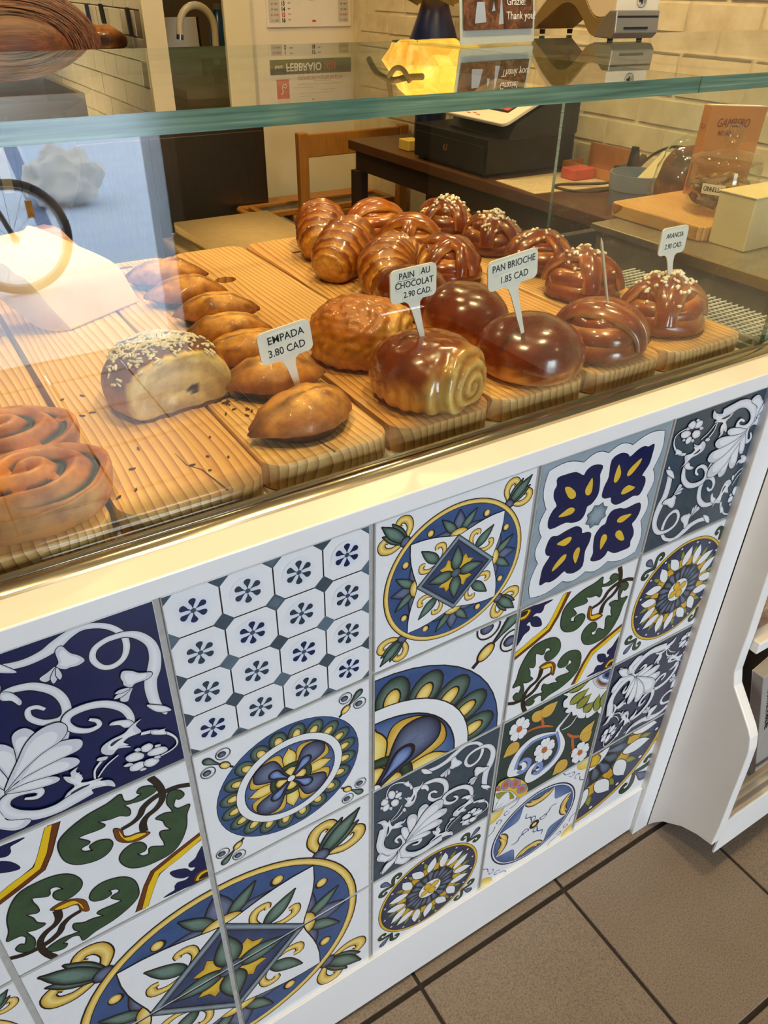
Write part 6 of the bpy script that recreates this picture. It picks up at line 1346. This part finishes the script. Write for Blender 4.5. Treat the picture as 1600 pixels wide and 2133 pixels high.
bm = bmesh.new(); tube(bm, catmull([(CX0 + .048, CY - .0012, 1.664), (CX0 + .060, CY - .0012, 1.655), (CX0 + .058, CY - .0012, 1.635), (CX0 + .066, CY - .0012, 1.622), (CX0 + .078, CY - .0012, 1.625), (CX0 + .076, CY - .0012, 1.638), (CX0 + .064, CY - .0012, 1.632)], 4), .0025, 6); obj('white_figure', bm, mwp, e)
for k, (w_, x) in enumerate(((.10, .27), (.24, .26), (.10, .17), (.08, .30), (.18, .24), (.06, .18))): slab('print_line', CX0 + x - w_ / 2, 1.60 + k * .0125 + .012, CX0 + x + w_ / 2, 1.604 + k * .0125 + .012, mgr)
ct_('CRONACHE e OLTRE RICETTA', CX0 + .26, 1.600, .022, pm('soft_red_ink', rgb(176, 110, 92), .7, .1, 30), sx=.8)
bm = bmesh.new(); lathe(bm, [(.004, 0), (.004, .012)], (0, 0, 0), 10); rotbm(bm, pi / 2, 'X', (0, 0, 0)); bm.transform(Matrix.Translation((1.633, 3.262, 1.692))); obj('nail', bm, M_STEEL, t)
# niche: sink worktop, tap, bottle, board
t = thing('sink_worktop', 'grey worktop in the niche carrying the white tap', 'worktop', (1.4, 3.85, 0)); obj('slab', bbox_bev((1.075, 3.45, .86), (1.86, 4.45, .90), .004), pm('grey_stone', rgb(176, 168, 150), .4, .1, 20), t); obj('cabinet', boxbm((1.085, 3.48, 0), (1.855, 4.44, .8595)), pm('dark_niche_cabinet', rgb(74, 62, 50), .6, .15, 10), t)
t = thing('kitchen_tap', 'tall arched white kitchen tap with a dark foot', 'tap', (1.338, 3.70, .9005)); mt = pm('ivory_enamel', rgb(232, 222, 190), .25, .04, 20)
bm = bmesh.new(); pts = [(1.336, 3.70, .98), (1.338, 3.70, 1.08)] + [(1.252 + .088 * cos(a_), 3.70, 1.128 + .098 * sin(a_)) for a_ in [pi * q / 12 for q in range(0, 13)]] + [(1.163, 3.70, 1.108)]; tube(bm, pts, .0165, 14); obj('spout', bm, mt, t, 1)
bm = bmesh.new(); tube(bm, [(1.163, 3.70, 1.109), (1.160, 3.70, 1.088)], .0168, 14); obj('nozzle', bm, M_STEEL, t, 1); bm = bmesh.new(); tube(bm, [(1.336, 3.70, .9005), (1.336, 3.70, .9795)], .021, 14); obj('foot', bm, M_BLACK, t, 1)
t = thing('blue_bottle', 'blue plastic bottle behind the white tap', 'bottle', (1.44, 3.90, .9005)); bm = bmesh.new(); lathe(bm, [(.048, 0), (.052, .01), (.052, .19), (.030, .27), (.017, .29), (.017, .30)], (1.44, 3.90, .9005), 24); obj('body', bm, pm('blue_plastic', rgb(26, 76, 120), .25, .15, 10), t, .8); bm = bmesh.new(); lathe(bm, [(.020, .3005), (.020, .325)], (1.44, 3.90, .9005), 16); obj('cap', bm, pm('grey_cap', rgb(120, 120, 124), .4), t, .8)
t = thing('white_panel', 'white panel leaning behind the tap', 'panel', (1.30, 4.05, .9005)); obj('sheet', rotbm(bbox_bev((1.21, 4.04, .9005), (1.385, 4.055, 1.165), .002), -.08, 'X', (1.3, 4.05, .9005)), M_WHITE, t); obj('edge', rotbm(boxbm((1.386, 4.04, .9005), (1.396, 4.055, 1.165)), -.08, 'X', (1.3, 4.05, .9005)), M_TLEG, t)
# kitchen: worktable, loaf, extractor hood, knives
t = thing('kitchen_worktable', 'steel kitchen worktable along the tiled wall', 'worktable', (.55, 3.7, 0)); obj('top', bbox_bev((.12, 3.32, 1.04), (.855, 4.1, 1.075), .003), M_STEEL, t)
for x in (.16, .82):
    for y in (3.36, 4.06): obj('leg', boxbm((x - .02, y - .02, 0), (x + .02, y + .02, 1.0395)), M_STEEL, t)
t = thing('crusty_loaf', 'crusty loaf on the kitchen worktable behind the person\'s hair', 'bread', (.70, 3.42, 1.0755)); bm = bmesh.new()
dome(bm, .125, .07, .09, lambda p, w, ph: ramp3(.5 + .9 * noise.noise(p * 14), [(0, rgb(78, 44, 24)), (.5, rgb(186, 124, 60)), (1, rgb(214, 160, 92))]), lambda p, w, ph: .010 * noise.noise(p * 20), 40, 20, .4); place(bm, Vector((.70, 3.42, 1.0755)), -.1); obj('crust', bm, M_FLK, t, 4)
t = thing('extractor_hood', 'stainless extractor hood reflected in the glass shelf', 'hood', (.20, 3.6, 1.60)); bm = bmesh.new(); z1 = 1.61
for a, b in (((-.55, 3.22, z1), (.56, 3.24, z1 + .12)), ((-.55, 3.90, z1), (.56, 3.92, z1 + .12)), ((-.55, 3.2401, z1), (-.53, 3.8999, z1 + .12)), ((.54, 3.2401, z1), (.56, 3.8999, z1 + .12)), ((-.53, 3.2401, z1 + .10), (.54, 3.8999, z1 + .12))): box(bm, a, b)
obj('canopy', bm, M_STEEL, t); obj('duct', boxbm((-.20, 3.45, z1 + .1205), (.15, 3.7, 2.699)), M_STEEL, t)
for k, (y, z0, z1_, m, nm) in enumerate(((4.12, 1.125, 1.222, pm('blue_handle', rgb(36, 58, 104), .4), 'blue handled knife hanging on the tiled kitchen wall'), (3.865, 1.15, 1.228, M_BLACK, 'black handled knife, middle of three on the tiled wall'), (3.45, 1.12, 1.225, M_BLACK, 'black handled knife nearest the niche on the tiled wall'))):
    t = thing('kitchen_knife', nm, 'knife', (.858, y, z0 - .14), 'knives on the tiled wall'); bm = bmesh.new(); prism(bm, [(y - .012, z0), (y + .012, z0), (y + .030, z1_), (y + .008, z1_)], .850, .8655, 'x'); obj('handle', bm, m, t, bevel=.003)
    bm = bmesh.new(); prism(bm, [(y - .015, z0 - .0005), (y + .012, z0 - .0005), (y - .01, z0 - .14), (y - .028, z0 - .10)], .858, .860, 'x'); obj('blade', bm, M_STEEL, t)

# ---------------------------------------------------------------- the assistant bending behind the counter
def skin(name, verts, edges, radii, mat, parent, levels=2, root=0):
    me = bpy.data.meshes.new(name); me.from_pydata(verts, edges, []); me.materials.append(mat)
    o = bpy.data.objects.new(name, me); COL.objects.link(o); m = o.modifiers.new('skin', 'SKIN'); m.use_smooth_shade = True
    for i, r in enumerate(radii):
        v = me.skin_vertices[0].data[i]; v.radius = (r, r) if not isinstance(r, tuple) else r; v.use_root = (i == root)
    s = o.modifiers.new('sub', 'SUBSURF'); s.levels = levels; s.render_levels = levels
    base = Vector((0, 0, 0)); p = parent
    while p is not None: base += p.location; p = p.parent
    me.transform(Matrix.Translation(-base)); o.parent = parent; return o
M_SKIN = pm('skin', rgb(214, 164, 132), .5, .08, 30); M_DCL = pm('dark_jumper', rgb(44, 34, 34), .9, .2, 40)
pr = thing('person', 'person with long auburn hair in a dark top bending behind the counter', 'person', (-.32, 1.32, 0))
V = [(-.34, 1.34, .93), (-.30, 1.27, 1.06), (-.24, 1.16, 1.15), (-.18, 1.06, 1.21), (-.12, .985, 1.24),   # pelvis..neck
     (-.44, 1.36, .86), (-.45, 1.33, .48), (-.45, 1.38, .10), (-.45, 1.28, .05),
     (-.25, 1.38, .86), (-.23, 1.35, .48), (-.23, 1.40, .10), (-.23, 1.30, .05),
     (-.38, 1.07, 1.26), (-.46, 1.02, 1.06), (-.44, .90, .99),
     (-.04, 1.12, 1.24), (.00, 1.10, 1.05), (-.08, .93, .99)]
Ed = [(0, 1), (1, 2), (2, 3), (3, 4), (0, 5), (5, 6), (6, 7), (7, 8), (0, 9), (9, 10), (10, 11), (11, 12), (3, 13), (13, 14), (14, 15), (3, 16), (16, 17), (17, 18)]
Rd = [(.15, .12), (.14, .11), (.15, .12), (.12, .10), .055, .095, .065, .045, .035, .095, .065, .045, .035, .065, .047, .030, .065, .047, .030]
skin('clothed_body', V, Ed, Rd, M_DCL, pr)
for sx, c in ((-1, Vector((-.44, .90, .99))), (1, Vector((-.08, .93, .99)))):
    v = [tuple(c), tuple(c + Vector((0, -.045, -.012)))]; e = [(0, 1)]; r = [.028, .033]
    for q, (dx, ln) in enumerate(((-.030, .070), (-.010, .078), (.010, .074), (.029, .058))):
        i = len(v); v += [tuple(c + Vector((dx, -.080, -.016))), tuple(c + Vector((dx * 1.15, -.080 - ln * .5, -.026))), tuple(c + Vector((dx * 1.2, -.080 - ln, -.040)))]; e += [(1, i), (i, i + 1), (i + 1, i + 2)]; r += [.0105, .0095, .008]
    i = len(v); v += [tuple(c + Vector((-sx * .040, -.045, -.016))), tuple(c + Vector((-sx * .062, -.075, -.026)))]; e += [(1, i), (i, i + 1)]; r += [.012, .009]
    skin('hand', v, e, r, M_SKIN, pr, 1)
HC = Vector((-.095, .90, 1.250))
bm = bmesh.new(); bmesh.ops.create_uvsphere(bm, u_segments=32, v_segments=20, radius=1)
for v in bm.verts:
    c = v.co.copy(); v.co = Vector((c.x * .088, c.y * .074, c.z * .070))
    if c.x < -.55 and abs(c.y) < .22 and -.35 < c.z < .12: v.co.x -= .018 * (1 - abs(c.y) / .22)
Rh = Euler((0, radians(-48), radians(20))).to_matrix()
for v in bm.verts: v.co = HC + Rh @ v.co
hd_ = obj('head', bm, M_SKIN, pr, 4)
for s in (-1, 1):
    bm = bmesh.new(); bmesh.ops.create_uvsphere(bm, u_segments=12, v_segments=8, radius=.011); bm.transform(Matrix.Translation(HC + Rh @ Vector((-.083, s * .030, .006)))); obj('eye', bm, M_PAPER, hd_, 4)
    bm = bmesh.new(); bmesh.ops.create_uvsphere(bm, u_segments=12, v_segments=8, radius=.022)
    for v in bm.verts: v.co = HC + Rh @ (Vector((.0, s * .078, -.005)) + Vector((v.co.x * .8, v.co.y * .4, v.co.z * 1.3)))
    obj('ear', bm, M_SKIN, hd_, 4)
bm = bmesh.new(); bmesh.ops.create_uvsphere(bm, u_segments=12, v_segments=8, radius=.02)
for v in bm.verts: v.co = HC + Rh @ (Vector((-.080, 0, -.052)) + Vector((v.co.x * .4, v.co.y * 1.1, v.co.z * .35)))
obj('mouth', bm, pm('lips', rgb(176, 96, 86), .5), hd_, 4)
k = NT('auburn_hair'); v = k.coords((4, 150, 90), rnd=False); k.base(k.ramp(k.noise(v, 1.6, 5, .7, .3), [(.25, rgb(48, 25, 12)), (.5, rgb(82, 44, 20)), (.78, rgb(128, 74, 34))])); k.set(Roughness=.5); k.bump(k.noise(v, 3, 5), .25, .003); M_HAIR = k.m
bm = bmesh.new(); bmesh.ops.create_uvsphere(bm, u_segments=96, v_segments=40, radius=1)
for v in bm.verts:
    c = v.co.copy(); n = 1 + .03 * noise.noise(Vector((c.x * 2, c.y * 7, c.z * 3)))
    v.co = HC + Vector((.012 + c.x * .135 * n, -.008 + c.y * .108 * n, .004 + c.z * .080 * n - .020 * max(0, -c.z) * (c.x + .4)))
obj('hair', bm, M_HAIR, pr, 4)
random.seed(13); bm = bmesh.new()
for q in range(700):
    a_ = random.uniform(-2.4, .9); y_ = random.uniform(-.85, .85); p = []
    for i in range(7):
        w = a_ + .16 * i; rr = 1.012 + .012 * random.random(); p.append((HC.x + .012 + .135 * rr * cos(w) * sqrt(1 - y_ * y_), HC.y - .008 + .108 * rr * y_, HC.z + .004 + .080 * rr * sin(w) * sqrt(1 - y_ * y_)))
    tube(bm, p, [.0003, .0007, .0009, .0010, .0009, .0007, .0003], 4)
obj('hair_strands', bm, M_HAIR, pr, 4, kind='stuff')
